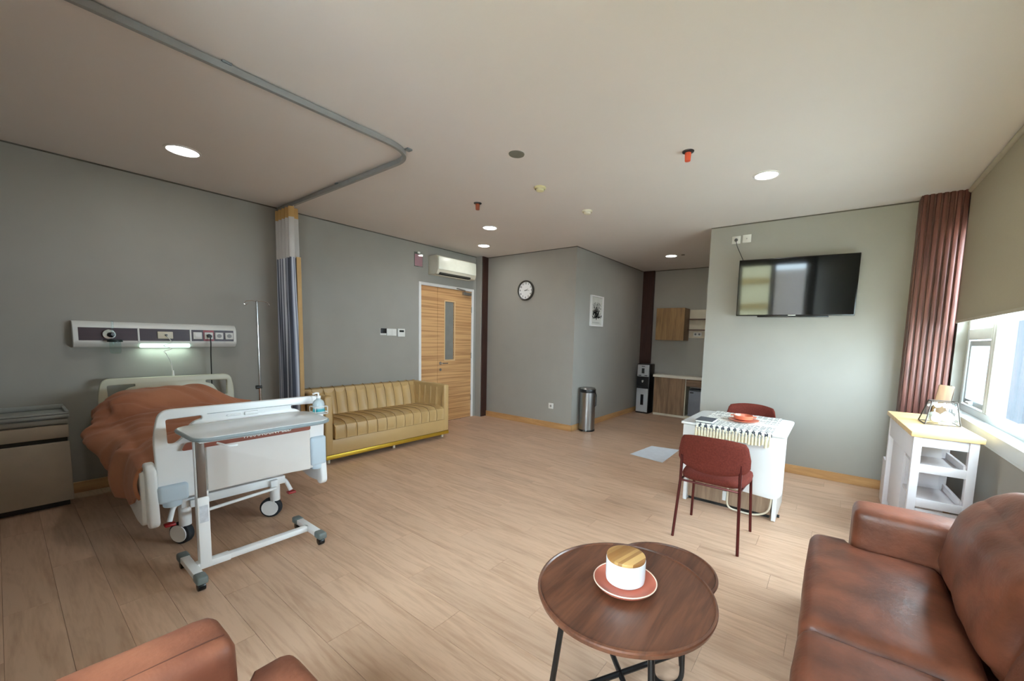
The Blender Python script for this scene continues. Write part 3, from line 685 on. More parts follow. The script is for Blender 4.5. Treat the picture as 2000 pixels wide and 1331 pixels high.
for x, y, cc, lab in ((-.975, 3.096, (214, 84, 52), 'bright orange capped ceiling sprinkler left of the downlight before the television'), (-3.123, 3.089, (150, 70, 40), 'brown orange capped ceiling sprinkler near the pair of downlights')):
    d = thing('sprinkler', lab, 'sprinkler', (x, y, C), group='capped ceiling sprinklers')
    mk('escutcheon', G().lathe([(0, 0), (.042, 0), (.04, -.006), (.02, -.012), (0, -.012)], (x, y, C), 28), M('dark_metal_plate', (40, 42, 46), .4), d)
    mk('cap', G().cyl((x, y, C - .07), (x, y, C - .01), .02, .023, 20, .004), M('orange_cap_%d' % cc[0], cc, .4), d)
crm = M('cream_plastic', (214, 206, 160), .5); crm2 = M('pale_cream_plastic', (228, 222, 200), .5)
for x, y, mm, lab in ((-2.306, 3.081, crm, 'yellowish round smoke detector nearer to the grey ceiling plate'), (-2.277, 3.907, crm2, 'pale cream round smoke detector near the clock wall')):
    d = thing('smoke_detector', lab, 'detector', (x, y, C), group='round smoke detectors')
    mk('base', G().lathe([(0, 0), (.055, 0), (.055, -.012), (.045, -.02)], (x, y, C), 32), mm, d)
    mk('cap', G().lathe([(.04, -.02), (.036, -.034), (.02, -.04), (0, -.041)], (x, y, C), 32), mm, d)
single('ceiling_plate', G().lathe([(0, 0), (.06, 0), (.058, -.006), (0, -.007)], (-2.058, 2.44, C), 32), M('warm_grey_plate', (112, 110, 98), .6), 'round flat grey cover plate on the ceiling', 'ceiling plate')
single('ceiling_sensor', G().lathe([(0, 0), (.03, 0), (.028, -.006), (0, -.008)], (-2.08, 6.65, C), 24), M('warm_grey_plate', (112, 110, 98), .6), 'tiny grey ceiling disc beside the kitchenette downlight', 'sensor')

# ------------------------------------------------------------------ curtain track and curtain
trk = thing('curtain_track', 'grey metal curtain track bent around the hospital bed', 'curtain rail', (-2.66, 1.9, 2.78))
path = [Vector((-2.665, -.15, 0)), Vector((-2.665, 1.99, 0)), Vector((-5.19, 1.99, 0))]
path = rounded(path, .27, False, 12)
g = G(); b = g.bm; rings = []
for i, p in enumerate(path):
    t_ = (path[min(i + 1, len(path) - 1)] - path[max(i - 1, 0)]).normalized(); q = Vector((-t_.y, t_.x, 0)) * .013
    rings.append([b.verts.new(p + q + Vector((0, 0, zz))) for zz in (2.79, 2.826)] + [b.verts.new(p - q + Vector((0, 0, zz))) for zz in (2.826, 2.79)])
for A, B in zip(rings[:-1], rings[1:]):
    for k in range(4): b.faces.new((A[k], A[(k + 1) % 4], B[(k + 1) % 4], B[k]))
b.faces.new(rings[0]); b.faces.new(rings[-1][::-1]); bmesh.ops.recalc_face_normals(b, faces=b.faces)
mk('rail', g, M('grey_aluminium', (150, 150, 148), .4, .3), trk)
for p in ((-2.665, .8), (-2.69, 1.93), (-3.85, 1.99)):
    mk('ceiling_bracket', G().box(p[0] - .022, p[0] + .022, p[1] - .022, p[1] + .022, 2.822, C, .003), greyp, trk)
ct = thing('privacy_curtain', 'bunched striped grey curtain with white mesh top at the wall', 'curtain', (-4.95, 1.99, .1))
def curt(z0, z1, x0, x1, ph=0, amp=.075, nw=5, y=1.99, n=84, yo=0):
    g = G()
    def fn(u, v):
        z = z0 + (z1 - z0) * v; s = u
        k = .75 + .25 * (z1 - z) / 2.8
        return Vector((x0 + (x1 - x0) * s + .012 * math.sin(2 * PI * nw * s + 1.0), y + yo + amp * k * math.sin(2 * PI * nw * s + ph + .25 * math.sin(z * 2)), z))
    g.grid(fn, n, 24)
    return g
def stripe_mat():
    m = bpy.data.materials.new('grey_silver_striped_fabric'); m.use_nodes = True; t = m.node_tree; n = t.nodes; b = n['Principled BSDF']
    tc = n.new('ShaderNodeTexCoord'); sp = n.new('ShaderNodeSeparateXYZ'); t.links.new(tc.outputs['Object'], sp.inputs[0])
    mu = n.new('ShaderNodeMath'); mu.operation = 'MULTIPLY'; mu.inputs[1].default_value = 60; t.links.new(sp.outputs['X'], mu.inputs[0])
    nz = n.new('ShaderNodeTexNoise'); nz.noise_dimensions = '1D'; nz.inputs['Scale'].default_value = .55; nz.inputs['Detail'].default_value = 2; t.links.new(mu.outputs[0], nz.inputs['W'])
    rp = n.new('ShaderNodeValToRGB'); rp.color_ramp.interpolation = 'CONSTANT'
    e = rp.color_ramp.elements; e[0].color = lin((58, 64, 80)); e[1].position = .5; e[1].color = lin((190, 194, 206))
    x = rp.color_ramp.elements.new(.45); x.color = lin((120, 126, 144)); x = rp.color_ramp.elements.new(.56); x.color = lin((84, 90, 108)); x = rp.color_ramp.elements.new(.61); x.color = lin((220, 222, 230))
    t.links.new(nz.outputs['Fac'], rp.inputs[0]); t.links.new(rp.outputs[0], b.inputs['Base Color']); b.inputs['Roughness'].default_value = .5; b.inputs['Sheen Weight'].default_value = .3
    return m
xa, xb = -5.18, -4.765
g = curt(2.665, 2.775, xa, xb); mk('header_band', g, M('tan_header', (190, 150, 92), .8, bump=.2), ct)
g = curt(2.245, 2.67, xa, xb); mk('mesh_panel', g, M('white_mesh_fabric', (205, 202, 200), .9, var=.1, vs=400, alpha=.9), ct)
g = curt(.12, 2.25, xa, xb, n=120); mk('striped_panel', g, stripe_mat(), ct)
mk('lining', G().box(-4.765, -4.75, 1.99, 2.035, .12, 2.25, .004), M('tan_lining', (186, 152, 104), .85), ct)
for k in range(7): mk('runner', G().cyl((xa + .03 + k * .06, 1.99, 2.77), (xa + .03 + k * .06, 1.99, 2.795), .006), white, ct)

# ------------------------------------------------------------------ IV pole
iv = thing('drip_stand', 'thin chrome drip stand with hooks behind the hospital bed', 'drip stand', (-4.78, 1.61, 0))
ix, iy = -4.78, 1.61
mk('pole', G().cyl((ix, iy, .1), (ix, iy, 1.745), .0095), chrome, iv)
mk('outer_tube', G().cyl((ix, iy, .1), (ix, iy, .85), .013), chrome, iv)
mk('clamp_knob', G().cyl((ix, iy - .035, .86), (ix, iy + .015, .86), .02, .017), black, iv)
for s in (-1, 1):
    mk('hook', G().tube([(ix, iy, 1.74), (ix, iy + s * .05, 1.748), (ix, iy + s * .10, 1.735), (ix, iy + s * .115, 1.71), (ix + .015, iy + s * .10, 1.698), (ix + .02, iy + s * .085, 1.715)], .004, 6, fillet=.02), chrome, iv)
for k in range(5):
    an = k * 2 * PI / 5; mk('leg', G().tube([(ix, iy, .12), (ix + .25 * math.cos(an), iy + .25 * math.sin(an), .055), (ix + .25 * math.cos(an), iy + .25 * math.sin(an), .0)], .01, fillet=.03), chrome, iv)

# ------------------------------------------------------------------ bedside cabinet
bc = thing('bedside_cabinet', 'cream and grey bedside cabinet against the wall at left', 'cabinet', (-5.0, 0, 0))
crg = M('warm_grey_laminate', (186, 172, 154), .5); lg = M('light_grey_plastic', (158, 156, 148), .5)
fx = -4.85; ya, yb = -.13, .305
mk('body', G().box(XL + .02, fx - .02, ya + .005, yb - .005, .05, .72, .004), lg, bc)
mk('plinth', G().box(XL + .05, fx - .05, ya + .02, yb - .02, .0, .05), black, bc)
mk('cupboard_door', G().box(fx - .02, fx, ya, yb, .05, .53, .006), crg, bc)
dd = mk('drawer', G().box(fx - .02, fx, ya, yb, .562, .665, .006), crg, bc)
mk('grip', G().box(fx - .03, fx - .008, ya + .02, yb - .01, .532, .56), M('dark_slot', (40, 38, 30), .7), dd)
mk('pull_out_shelf', G().box(fx - .02, fx + .004, ya, yb, .675, .712, .005), lg, bc)
g = G().box(XL + .01, fx + .012, ya - .008, yb + .008, .72, .75, .008, 2)
g.box(XL + .01, fx + .012, yb - .012, yb + .008, .75, .775, .006, 2).box(XL + .01, fx + .012, ya - .008, ya + .012, .75, .775, .006, 2).box(fx - .01, fx + .012, ya, yb, .75, .765, .006, 2).box(XL + .01, XL + .03, ya, yb, .75, .79, .006, 2)
mk('tray_top', g, M('grey_tray', (150, 152, 148), .45), bc)

# ------------------------------------------------------------------ hospital bed
bed = thing('hospital_bed', 'white hospital bed with moulded end boards and castors', 'bed', (-4.15, 1.0, 0))
BX = -3.20
bedw = M('white_bed_plastic', (244, 246, 247), .3, var=.008); bedb = M('pale_blue_plastic', (196, 212, 224), .35, var=.01); hbm = M('greenish_ivory_plastic', (198, 198, 178), .4, var=.02)
def board_outline(w0, w1, z0, z1, r=.05):
    return rpoly([(w0 + .012, z0), (w1 - .012, z0), (w1, z1 - .15), (w1 - .03, z1), (w0 + .03, z1), (w0, z1 - .15)], [.02, .02, .1, r, r, .1])
# head board
hy0, hy1 = .495, 1.455
hole = lambda a, s, zt: rpoly([(a + s * .045, zt - .045), (a + s * .235, zt - .04), (a + s * .235, zt - .075), (a + s * .18, zt - .09), (a + s * .125, zt - .19), (a + s * .09, zt - .215), (a + s * .05, zt - .21)], [.02, .02, .015, .03, .03, .015, .02])
mk('headboard', G().plate(board_outline(hy0, hy1, .45, .985), [hole(hy0, 1, .985), hole(hy1, -1, .985)], .035, lambda u, v, w_: Vector((-5.05 + w_, u, v)), .008), hbm, bed)
# foot board : outer frame with a thick centre panel
f0, f1, ft, fb = .527, 1.503, .948, .43
fh = [hole(f0, 1, ft), hole(f1, -1, ft)]
fbd = mk('footboard', G().plate(board_outline(f0, f1, .40, ft, .05), fh, .034, lambda u, v, w_: Vector((BX - .02 + w_, u, v)), .008), bedw, bed)
mk('centre_panel', G().plate(rpoly([(.765, .408), (1.10, .415), (1.385, .40), (1.385, .742), (.765, .705)], [.01, .05, .01, .015, .01]), [], .03, lambda u, v, w_: Vector((BX + .008 + w_, u, v)), .006), M('warm_white_panel', (226, 222, 218), .35, var=.015), fbd)
mk('colour_band', G().plate(rpoly([(.64, .697), (1.392, .703), (1.392, .752), (.66, .742)], .015), [], .006, lambda u, v, w_: Vector((BX + .024 + w_, u, v)), .001), M('terracotta_band', (140, 78, 62), .4), fbd)
mk('lettering', text_mesh('PARAMOUNT BED', .036, lambda u, v, w_: Vector((BX + .0285 + w_, 1.11 + u, .729 + v)), .0005, bold=True), whitem, fbd)
mk('centre_latch', G().box(BX - .005, BX + .012, .98, 1.06, .87, .895, .006).box(BX - .005, BX + .009, .88, .96, .876, .888, .004), bedw, fbd)
mk('top_groove', G().box(BX - .004, BX + .0, .78, 1.28, .905, .909), M('grey_line', (170, 176, 178), .5), fbd)
for a, b_, zt in ((f0 - .005, f0 + .14, .498), (1.398, f1 + .01, .64)):
    lowz = .385 if a < 1 else .41
    mk('corner_bumper', G().box(BX - .09, BX + .022, a, b_, lowz, zt - .004, .018, 4), bedb, bed)
    mk('bumper_roller', G().cyl((BX - .03, (a + b_) / 2, lowz - .035), (BX - .03, (a + b_) / 2, lowz + .01), .045, .05, 24, .008), bedb, bed)
mk('hanging_knob', G().cyl((BX + .03, .742, .36), (BX + .03, .742, .42), .017, n=16).sph((BX + .03, .742, .36), .022), bedw, bed)
# frame, mattress
mk('mattress', G().cushion(-5.0, BX - .05, .53, 1.44, .50, .62, .04, .01, 10), M('pale_mattress', (208, 206, 200), .8), bed)
mk('deck', G().box(-5.0, BX - .05, .54, 1.43, .44, .50, .01), M('warm_white_frame', (206, 200, 194), .4), bed)
mk('lower_frame', G().box(-4.75, -3.33, .70, .75, .27, .32, .005).box(-4.75, -3.33, 1.17, 1.22, .27, .32, .005).box(-3.42, -3.36, .66, 1.28, .27, .33, .005).box(-4.75, -4.69, .66, 1.28, .27, .33, .005), bedw, bed)
mk('actuator_tube', G().cyl((-3.30, .78, .385), (-3.30, 1.13, .395), .018), M('ivory_tube', (206, 198, 184), .4), bed)
mk('tie_bar', G().cyl((-3.28, .74, .245), (-3.32, 1.2, .262), .011), bedw, bed)
mk('lift_arm', G().tube([(-4.55, .75, .3), (-4.1, .75, .45)], .02).tube([(-4.55, 1.2, .3), (-4.1, 1.2, .45)], .02).tube([(-3.75, .78, .3), (-3.5, .78, .44)], .02).tube([(-3.75, 1.14, .3), (-3.5, 1.14, .44)], .02), bedw, bed)
def castor(x, y, s, turn):
    mk('castor_post', G().cyl((x, y, .13), (x, y, .34), .034, n=20, bev=.004), bedw, bed)
    d = Vector((math.cos(turn), math.sin(turn), 0)); q = Vector((-d.y, d.x, 0)); c_ = Vector((x, y, .075)) + d * .03
    fk = mk('castor_fork', G().cyl(c_ - q * .03, c_ - q * .024, .058, n=24).cyl(c_ + q * .024, c_ + q * .03, .058, n=24).box(x - .02, x + .02, y - .02, y + .02, .12, .2, .008), bedw, bed)
    mk('tyre', G().cyl(c_ - q * .022, c_ + q * .022, .075, n=32, bev=.008), M('dark_rubber', (36, 40, 46), .7), fk)
    pd = mk('brake_pedal', G().tube([(x, y, .3), (x + .03, y + s * .06, .29), (x + .06, y + s * .09, .2)], .014, fillet=.03), bedw, bed)
    mk('pedal_pad', G().box(x + .04, x + .09, y + s * .09 - .028, y + s * .09 + .028, .175, .192, .006), M('red_pad', (160, 30, 34), .4), pd)
    mk('pedal_cap', G().cyl((x + .0, y + s * .045, .31), (x + .0, y + s * .045, .34), .018), black, pd)
castor(-3.43, .69, -1, -2.6); castor(-3.43, 1.23, 1, -2.3); castor(-4.72, .69, -1, 2.9); castor(-4.72, 1.23, 1, 2.6)
# side rails, folded down
for s, yy in ((-1, .475), (1, 1.50)):
    fr = lambda u, v, w_, yy=yy: Vector((u, yy + w_, v))
    rl = mk('side_rail', G().plate(rpoly([(-4.45, .42), (-3.42, .25), (-3.26, .26), (-3.25, .57), (-3.36, .60), (-3.42, .52), (-4.45, .60)], [.04, .05, .03, .03, .02, .05, .04]), [rpoly([(-4.3, .47), (-3.5, .33), (-3.45, .42), (-4.3, .54)], .03)], .03, fr, .008), bedw, bed)
    mk('grip_strip', G().plate(rpoly([(-4.28, .49), (-3.52, .355), (-3.50, .40), (-4.28, .53)], .01), [], .014, fr, .002), M('maroon_strip', (92, 40, 46), .4), rl)
    mk('rail_end', G().plate(rpoly([(-3.29, .63), (-3.215, .61), (-3.185, .27), (-3.235, .25), (-3.29, .40)], [.03, .03, .025, .03, .05]), [], .05, lambda u, v, w_, s=s: Vector((u, (.503 if s < 0 else 1.49) + w_, v)), .014), bedw, rl)
    mk('side_beam', G().box(-4.8, -3.3, yy - s * .035 - .015, yy - s * .035 + .015, .42, .49, .006), M('warm_white_frame', (206, 200, 194), .4), bed)

# duvet
def smooth01(t): t = max(0, min(1, t)); return t * t * (3 - 2 * t)
duvm = M('rust_brown_cotton', (178, 118, 86), .85, var=.10, vs=2.5, bump=.35, bs=35, sheen=.1, col2=(160, 100, 70))
def duvet_fn(u, v):
    x = -4.98 + u * (4.98 - 3.27)
    # across: v 0..1 left hem to right hem
    left_hang = .26 + .05 * math.sin(5 * x) ; right_hang = .18
    lx = smooth01((x + 4.95) / .35)
    fx_ = smooth01((-3.27 - x) / .22)
    ztop = .665 + .035 * fx_ + .19 * math.exp(-((x + 4.66) / .27) ** 2) + .06 * math.exp(-((x + 4.1) / .35) ** 2)
    yl, yr = .50, 1.46
    if u < .02: ztop -= .03
    a, c_ = .2, .86
    if v < a:      # hanging left side, bulging outward
        t = v / a
        bul = .15 * math.exp(-((x + 4.25) / .33) ** 2) + .035
        hang = (.16 + .16 * smooth01((x + 4.15) / .35) - .12 * smooth01((x + 3.5) / .2)) * (1 if x > -4.7 else .8)
        yy = yl - bul * math.sin(PI * (.15 + .85 * t)) ** .8 if t < 1 else yl
        zz = ztop - .045 - hang * (1 - t)
        p = Vector((x, yy + .0, zz))
    elif v > c_:
        t = (v - c_) / (1 - c_)
        p = Vector((x, yr + .05 * math.sin(PI * t * .6), ztop - .13 - right_hang * t))
    else:
        t = (v - a) / (c_ - a)
        edge = min(t / .14, 1); edger = min((1 - t) / .45, 1)
        dome = (1 - (1 - edge) ** 2) * .05 + .14 * (smooth01(edger) - 1) * (1 + .0 * x)
        crest = .035 * math.sin(PI * min(1, t * 1.1))
        p = Vector((x, yl + (yr - yl) * t, ztop - .045 + dome + crest + .0))
    q = p * 1.0
    fold = noise.noise(Vector((q.x * 3.2 + q.y * 1.5, q.y * 2.2, q.z))) * .034 + noise.noise(Vector((q.x * 9 + q.y * 4, q.y * 5 - q.x * 2, 3))) * .013
    rg = lambda n_, k: (1 - min(1, abs(n_) * 3.2)) ** 2 * k      # narrow valleys between soft swells
    ridge = rg(noise.noise(Vector((q.x * 3.4 - q.y * 1.2, q.y * 1.0 + 7, 1))), .038) + rg(noise.noise(Vector((q.x * 7 - q.y * 5, q.y * 2 + 2, 5))), .018)
    sidef = 1.0 if v > a else .7
    if v < a: p.y += fold * 1.2 - ridge; p.z += fold * .3
    else: p.z += (fold - ridge) * sidef + .02
    return p
g = G().grid(duvet_fn, 110, 110)
dv = single('duvet', g, duvm, 'rumpled rust brown duvet spread over the hospital bed', 'duvet', ang=3.2)
md = dv.modifiers.new('thick', 'SOLIDIFY'); md.thickness = .018; md.offset = -1
# sanitizer and holder
hd = thing('wire_bottle_holder', 'white wire holder hooked on the footboard corner', 'holder', (BX + .04, 1.42, .84))
hx, hyy = BX + .075, 1.435
g = G()
for z in (.845, .885): g.tube([(hx - .045, hyy - .045, z), (hx + .045, hyy - .045, z), (hx + .045, hyy + .045, z), (hx - .045, hyy + .045, z)], .0028, 6, closed=True, fillet=.01)
for dx, dy in ((-.045, -.045), (.045, -.045), (.045, .045), (-.045, .045)): g.cyl((hx + dx, hyy + dy, .83), (hx + dx, hyy + dy, .885), .0025, n=6)
g.tube([(hx - .045, hyy - .02, .885), (hx - .06, hyy - .02, .955), (hx - .10, hyy - .02, .955), (hx - .10, hyy - .02, .92)], .003, 6, fillet=.01).tube([(hx - .045, hyy + .02, .885), (hx - .06, hyy + .02, .955), (hx - .10, hyy + .02, .955), (hx - .10, hyy + .02, .92)], .003, 6, fillet=.01)
mk('wire_frame', g, whitem, hd); mk('base_plate', G().box(hx - .045, hx + .045, hyy - .045, hyy + .045, .827, .831), whitem, hd)
sb = thing('hand_sanitizer', 'clear pump bottle with pale blue gel and white pump', 'bottle', (hx, hyy, .832))
mk('bottle', G().lathe([(0, .832), (.036, .832), (.04, .84), (.04, .905), (.034, .925), (.016, .94), (.014, .95), (0, .95)], (hx, hyy, 0), 28), M('pale_blue_gel', (222, 238, 244), .2, trans=.3, var=.02), sb)
mk('label_band', G().cyl((hx, hyy, .842), (hx, hyy, .868), .0408, n=28), M('teal_label', (60, 166, 178), .5), sb)
mk('pump', G().cyl((hx, hyy, .948), (hx, hyy, .966), .016).cyl((hx, hyy, .966), (hx, hyy, .985), .006).tube([(hx, hyy, .985), (hx + .005, hyy - .02, .99), (hx + .01, hyy - .045, .982)], .007, fillet=.01), whitem, sb)

# ------------------------------------------------------------------ overbed table
ob_ = thing('overbed_table', 'white overbed table on castors in front of the footboard', 'table', (-2.9, .9, 0))
mk('tabletop', G().plate(rpoly([(-3.13, .60), (-2.705, .61), (-2.72, 1.335), (-3.16, 1.355)], [.09, .09, .11, .11], 10), [], .024, lambda u, v, w_: Vector((u, v, .848 + w_)), .005), M('white_laminate_top', (240, 244, 247), .18, var=.01), ob_)
mk('edge_band', G().tube([Vector((p[0], p[1], .846)) for p in rpoly([(-3.131, .599), (-2.704, .609), (-2.719, 1.336), (-3.161, 1.356)], [.09, .09, .11, .11], 10)], .0125, 8, closed=True), M('blue_grey_edge', (140, 152, 156), .5), ob_)
mk('top_bracket', G().box(-3.0, -2.8, .64, 1.1, .81, .836, .004), bedw, ob_)
mk('column', G().box(-2.92, -2.865, .632, .688, .055, .48, .006), bedw, ob_)
mk('inner_column', G().box(-2.915, -2.872, .640, .680, .46, .83, .004), M('brown_grey_column', (112, 98, 88), .35, .3), ob_)
mk('column_rail', G().box(-2.913, -2.880, .633, .640, .48, .82, .002), bedw, ob_)
mk('release_lever', G().tube([(-2.80, .72, .80), (-2.74, .76, .785), (-2.74, .80, .785)], .006, fillet=.02), bedw, ob_)
mk('floor_sticker', G().box(-2.8652, -2.8642, .640, .68, .33, .43), M('scuffed_sticker', (206, 210, 218), .6, var=.12, vs=40), ob_)
mk('base_bar', G().box(-2.92, -2.875, .62, 1.24, .05, .085, .005).box(-2.925, -2.87, .62, .78, .048, .087, .004), bedw, ob_)
for y in (.60, 1.245):
    mk('foot_bar', G().box(-3.045, -2.76, y - .022, y + .022, .05, .085, .004), bedw, ob_)
    for x in (-3.075, -2.73):
        cp = mk('end_cap', G().box(x - .04, x + .04, y - .027, y + .027, .045, .09, .012, 3), M('grey_end_cap', (112, 122, 122), .5), ob_)
        cs = mk('castor', G().cyl((x, y - .018, .025), (x, y + .018, .025), .025, n=24, bev=.004), M('glossy_black_wheel', (18, 20, 22), .25), ob_)

# ------------------------------------------------------------------ yellow channel sofa
ys = thing('yellow_sofa', 'mustard yellow channel tufted sofa with gold base by the door', 'sofa', (-4.75, 2.92, 0))
ym = M('mustard_leather', (196, 164, 112), .42, var=.05, vs=4, bump=.1, bs=120); gold = M('brushed_gold', (206, 172, 62), .32, .75, var=.05)
ymp = M('mustard_leather_plain', (192, 160, 108), .45, var=.04, vs=4, bump=.1, bs=120)
SX0, SX1, SY0, SY1 = -5.17, -4.35, 2.06, 3.78
mk('base', G().box(SX0 + .02, SX1, SY0 + .01, SY1 - .01, .10, .27, .012), ymp, ys)
mk('gold_plinth', G().box(SX0 + .02, SX1 + .006, SY0 + .004, SY1 - .004, .055, .10, .003), gold, ys)
for x, y in ((-4.42, 2.12), (-4.42, 2.94), (-4.42, 3.72), (-5.1, 2.12), (-5.1, 3.72)): mk('leg', G().cyl((x, y, 0), (x, y, .056), .018), M('pale_metal_leg', (226, 214, 190), .3, .4), ys)
def channels(path, n, s0, s1, h, frame, sub=8, ends=True):
    """ribbed upholstery sheet: path list of (a, b) with outward normals, ribs across s"""
    P = [Vector((a, b_, 0)) for a, b_ in path]; N = []
    for i in range(len(P)):
        t_ = (P[min(i + 1, len(P) - 1)] - P[max(i - 1, 0)]).normalized(); N.append(Vector((-t_.y, t_.x, 0)))
    g = G(); nu = n * sub
    def fn(u, v):
        k = u * n; fr_ = k - math.floor(k) if u < 1 else 0; hh = h * (max(0, 1 - (2 * fr_ - 1) ** 2) ** .5) if u < 1 else 0
        f = v * (len(P) - 1); i = min(int(f), len(P) - 2); t_ = f - i; p = P[i].lerp(P[i + 1], t_); nn = N[i].lerp(N[i + 1], t_).normalized()
        fade = min(1, min(v, 1 - v) * len(P) * .8)
        q = p + nn * hh * (.35 + .65 * fade)
        return frame(q.x, s0 + (s1 - s0) * u, q.y)
    g.grid(fn, nu, (len(P) - 1) * 2)
    bmesh.ops.recalc_face_normals(g.bm, faces=g.bm.faces)
    return g
ID = lambda a, s, b_: Vector((a, s, b_))
def seams(path, n, s0, s1, frame, lift=.0015):
    g = G()
    for k in range(1, n): g.tube([frame(a, s0 + (s1 - s0) * k / n, b_) for a, b_ in path[:-1]], .0028, 5)
    return g
seamm = M('mustard_seam', (120, 92, 48), .7)
iy0, iy1 = SY0 + .10, SY1 - .10
mk('seat_core', G().box(SX0 + .16, SX1 + .005, iy0, iy1, .27, .43, .02), ymp, ys)
mk('seat_cushion', channels([(SX1 + .012, .272), (SX1 + .022, .34), (SX1 + .015, .41), (SX1 - .03, .452), (SX1 - .12, .468), (SX1 - .3, .463), (SX1 - .5, .45), (SX0 + .16, .43)], 12, iy0, iy1, .024, ID), ym, ys)
o_ = mk('seat_seams', seams([(SX1 + .012, .272), (SX1 + .022, .34), (SX1 + .015, .41), (SX1 - .03, .452), (SX1 - .12, .468), (SX1 - .3, .463), (SX1 - .5, .45), (SX0 + .16, .43)], 12, iy0, iy1, ID), seamm, ys)
o_['kind'] = 'stuff'
o_ = mk('back_seams', seams([(SX0 + .20, .43), (SX0 + .195, .52), (SX0 + .175, .62), (SX0 + .155, .70), (SX0 + .125, .75), (SX0 + .07, .77), (SX0 + .02, .755)], 12, iy0 - .06, iy1 + .06, ID), seamm, ys)
o_['kind'] = 'stuff'
mk('back_core', G().box(SX0, SX0 + .13, SY0 + .01, SY1 - .01, .2, .755, .02), ymp, ys)
mk('back_cushion', channels([(SX0 + .20, .43), (SX0 + .195, .52), (SX0 + .175, .62), (SX0 + .155, .70), (SX0 + .125, .75), (SX0 + .07, .77), (SX0 + .02, .755), (SX0, .70)], 12, iy0 - .06, iy1 + .06, .026, ID), ym, ys)
for s, ye in ((1, SY0), (-1, SY1)):
    a, b_ = (ye, ye + s * .085)
    g = G().box(SX0 + .02, SX1 + .004, min(a, b_), max(a, b_), .10, .757, .018, 3); mk('arm', g, ymp, ys)
    fr2 = lambda aa, ss, bb_, ye=ye, s=s: Vector((ss, ye + s * aa, bb_))
    mk('arm_channels', channels([(.11, .44), (.108, .52), (.10, .62), (.095, .70), (.07, .76), (.03, .766), (.005, .755)], 5, SX0 + .15, SX1 - .03, .020, fr2), ym, ys)

# ------------------------------------------------------------------ folding table by the tv wall
ft_ = thing('folding_table', 'white gateleg folding table with wood cabinet in front of television', 'table', (-.65, 3.95, 0))
tx0, tx1, ty0, ty1, tz = -1.05, -.25, 3.59, 4.35, .745
wl = M('white_table_laminate', (224, 226, 226), .3, var=.01)
mk('tabletop', G().plate(rpoly([(tx0, ty0), (tx1, ty0 - .02), (tx1, ty1), (tx0, ty1)], [.012, .012, .09, .09], 8), [], .02, lambda u, v, w_: Vector((u, v, tz - .01 + w_)), .003), wl, ft_)
mk('drop_leaf', G().plate(rpoly([(tx0 + .02, .27), (tx1, .22), (tx1, tz - .025), (tx0 + .02, tz - .025)], [.09, .09, .005, .005], 8), [], .018, lambda u, v, w_: Vector((u, 3.603 + w_ - .02 * (u - tx0), v)), .002), wl, ft_)
wv = wood('grey_brown_oak', (164, 138, 114), (124, 100, 80), 'Z', .9, .5)
cbt = mk('cabinet', G().box(-1.0, -.33, 3.74, 4.18, .03, tz - .022, .003, 1), wv, ft_)
mk('plinth', G().box(-.99, -.34, 3.76, 4.16, .0, .03), black, cbt)
mk('panel_gap', G().box(-.668, -.66, 3.736, 3.742, .03, .70), M('dark_slot', (40, 38, 30), .7), cbt)
for x in (-1.028, -.318):
    mk('end_panel', G().box(x, x + .03, 3.69, 4.2, .005, tz - .022, .003, 1), wl, ft_)
mk('gate_leg', G().tube([(-.655, 3.70, .70), (-.655, 3.70, .02), (-.45, 3.70, .012), (-.34, 3.70, .06), (-.325, 3.70, .18), (-.325, 3.7, .3)], .008, 8, fillet=.06), M('cream_metal_tube', (214, 204, 184), .35), ft_)
mk('hinge_block', G().box(-.70, -.67, 3.72, 3.742, .07, .15, .003), wl, ft_)
for x in (-1.01, -.30): mk('castor', G().cyl((x - .006, 3.82, .012), (x + .03, 3.82, .012), .012, n=12), black, ft_)
# runner
def runner_material():
    m = bpy.data.materials.new('black_white_woven_runner'); m.use_nodes = True; t = m.node_tree; n = t.nodes; b = n['Principled BSDF']; L = t.links.new
    tc = n.new('ShaderNodeTexCoord'); sp = n.new('ShaderNodeSeparateXYZ'); L(tc.outputs['Object'], sp.inputs[0])
    def mth(op, a, b_=None):
        x = n.new('ShaderNodeMath'); x.operation = op
        for i, v in enumerate((a, b_)):
            if v is None: continue
            if isinstance(v, (int, float)): x.inputs[i].default_value = v
            else: L(v, x.inputs[i])
        return x.outputs[0]
    fx = mth('ABSOLUTE', mth('SUBTRACT', mth('FRACT', mth('MULTIPLY', sp.outputs['X'], 22)), .5))
    band = mth('FLOOR', mth('MULTIPLY', sp.outputs['Y'], 24)); fy = mth('ABSOLUTE', mth('SUBTRACT', mth('FRACT', mth('MULTIPLY', sp.outputs['Y'], 24)), .5))
    dia = mth('LESS_THAN', mth('ABSOLUTE', mth('SUBTRACT', mth('ADD', fx, fy), .42)), .13)
    wn = n.new('ShaderNodeTexWhiteNoise'); wn.noise_dimensions = '1D'; L(band, wn.inputs['W'])
    on = mth('GREATER_THAN', wn.outputs['Value'], .25)
    nz = n.new('ShaderNodeTexNoise'); nz.inputs['Scale'].default_value = 45; L(tc.outputs['Object'], nz.inputs['Vector'])
    k = mth('MULTIPLY', mth('MULTIPLY', dia, on), mth('GREATER_THAN', nz.outputs['Fac'], .40))
    mx = n.new('ShaderNodeMix'); mx.data_type = 'RGBA'; mx.inputs['A'].default_value = lin((222, 220, 212)); mx.inputs['B'].default_value = lin((62, 66, 76)); L(k, mx.inputs['Factor'])
    L(mx.outputs['Result'], b.inputs['Base Color']); b.inputs['Roughness'].default_value = .95
    bp = n.new('ShaderNodeBump'); bp.inputs['Strength'].default_value = .6; bp.inputs['Distance'].default_value = .006; L(nz.outputs['Fac'], bp.inputs['Height']); L(bp.outputs[0], b.inputs['Normal'])
    return m
rx0, rx1 = -.925, -.345
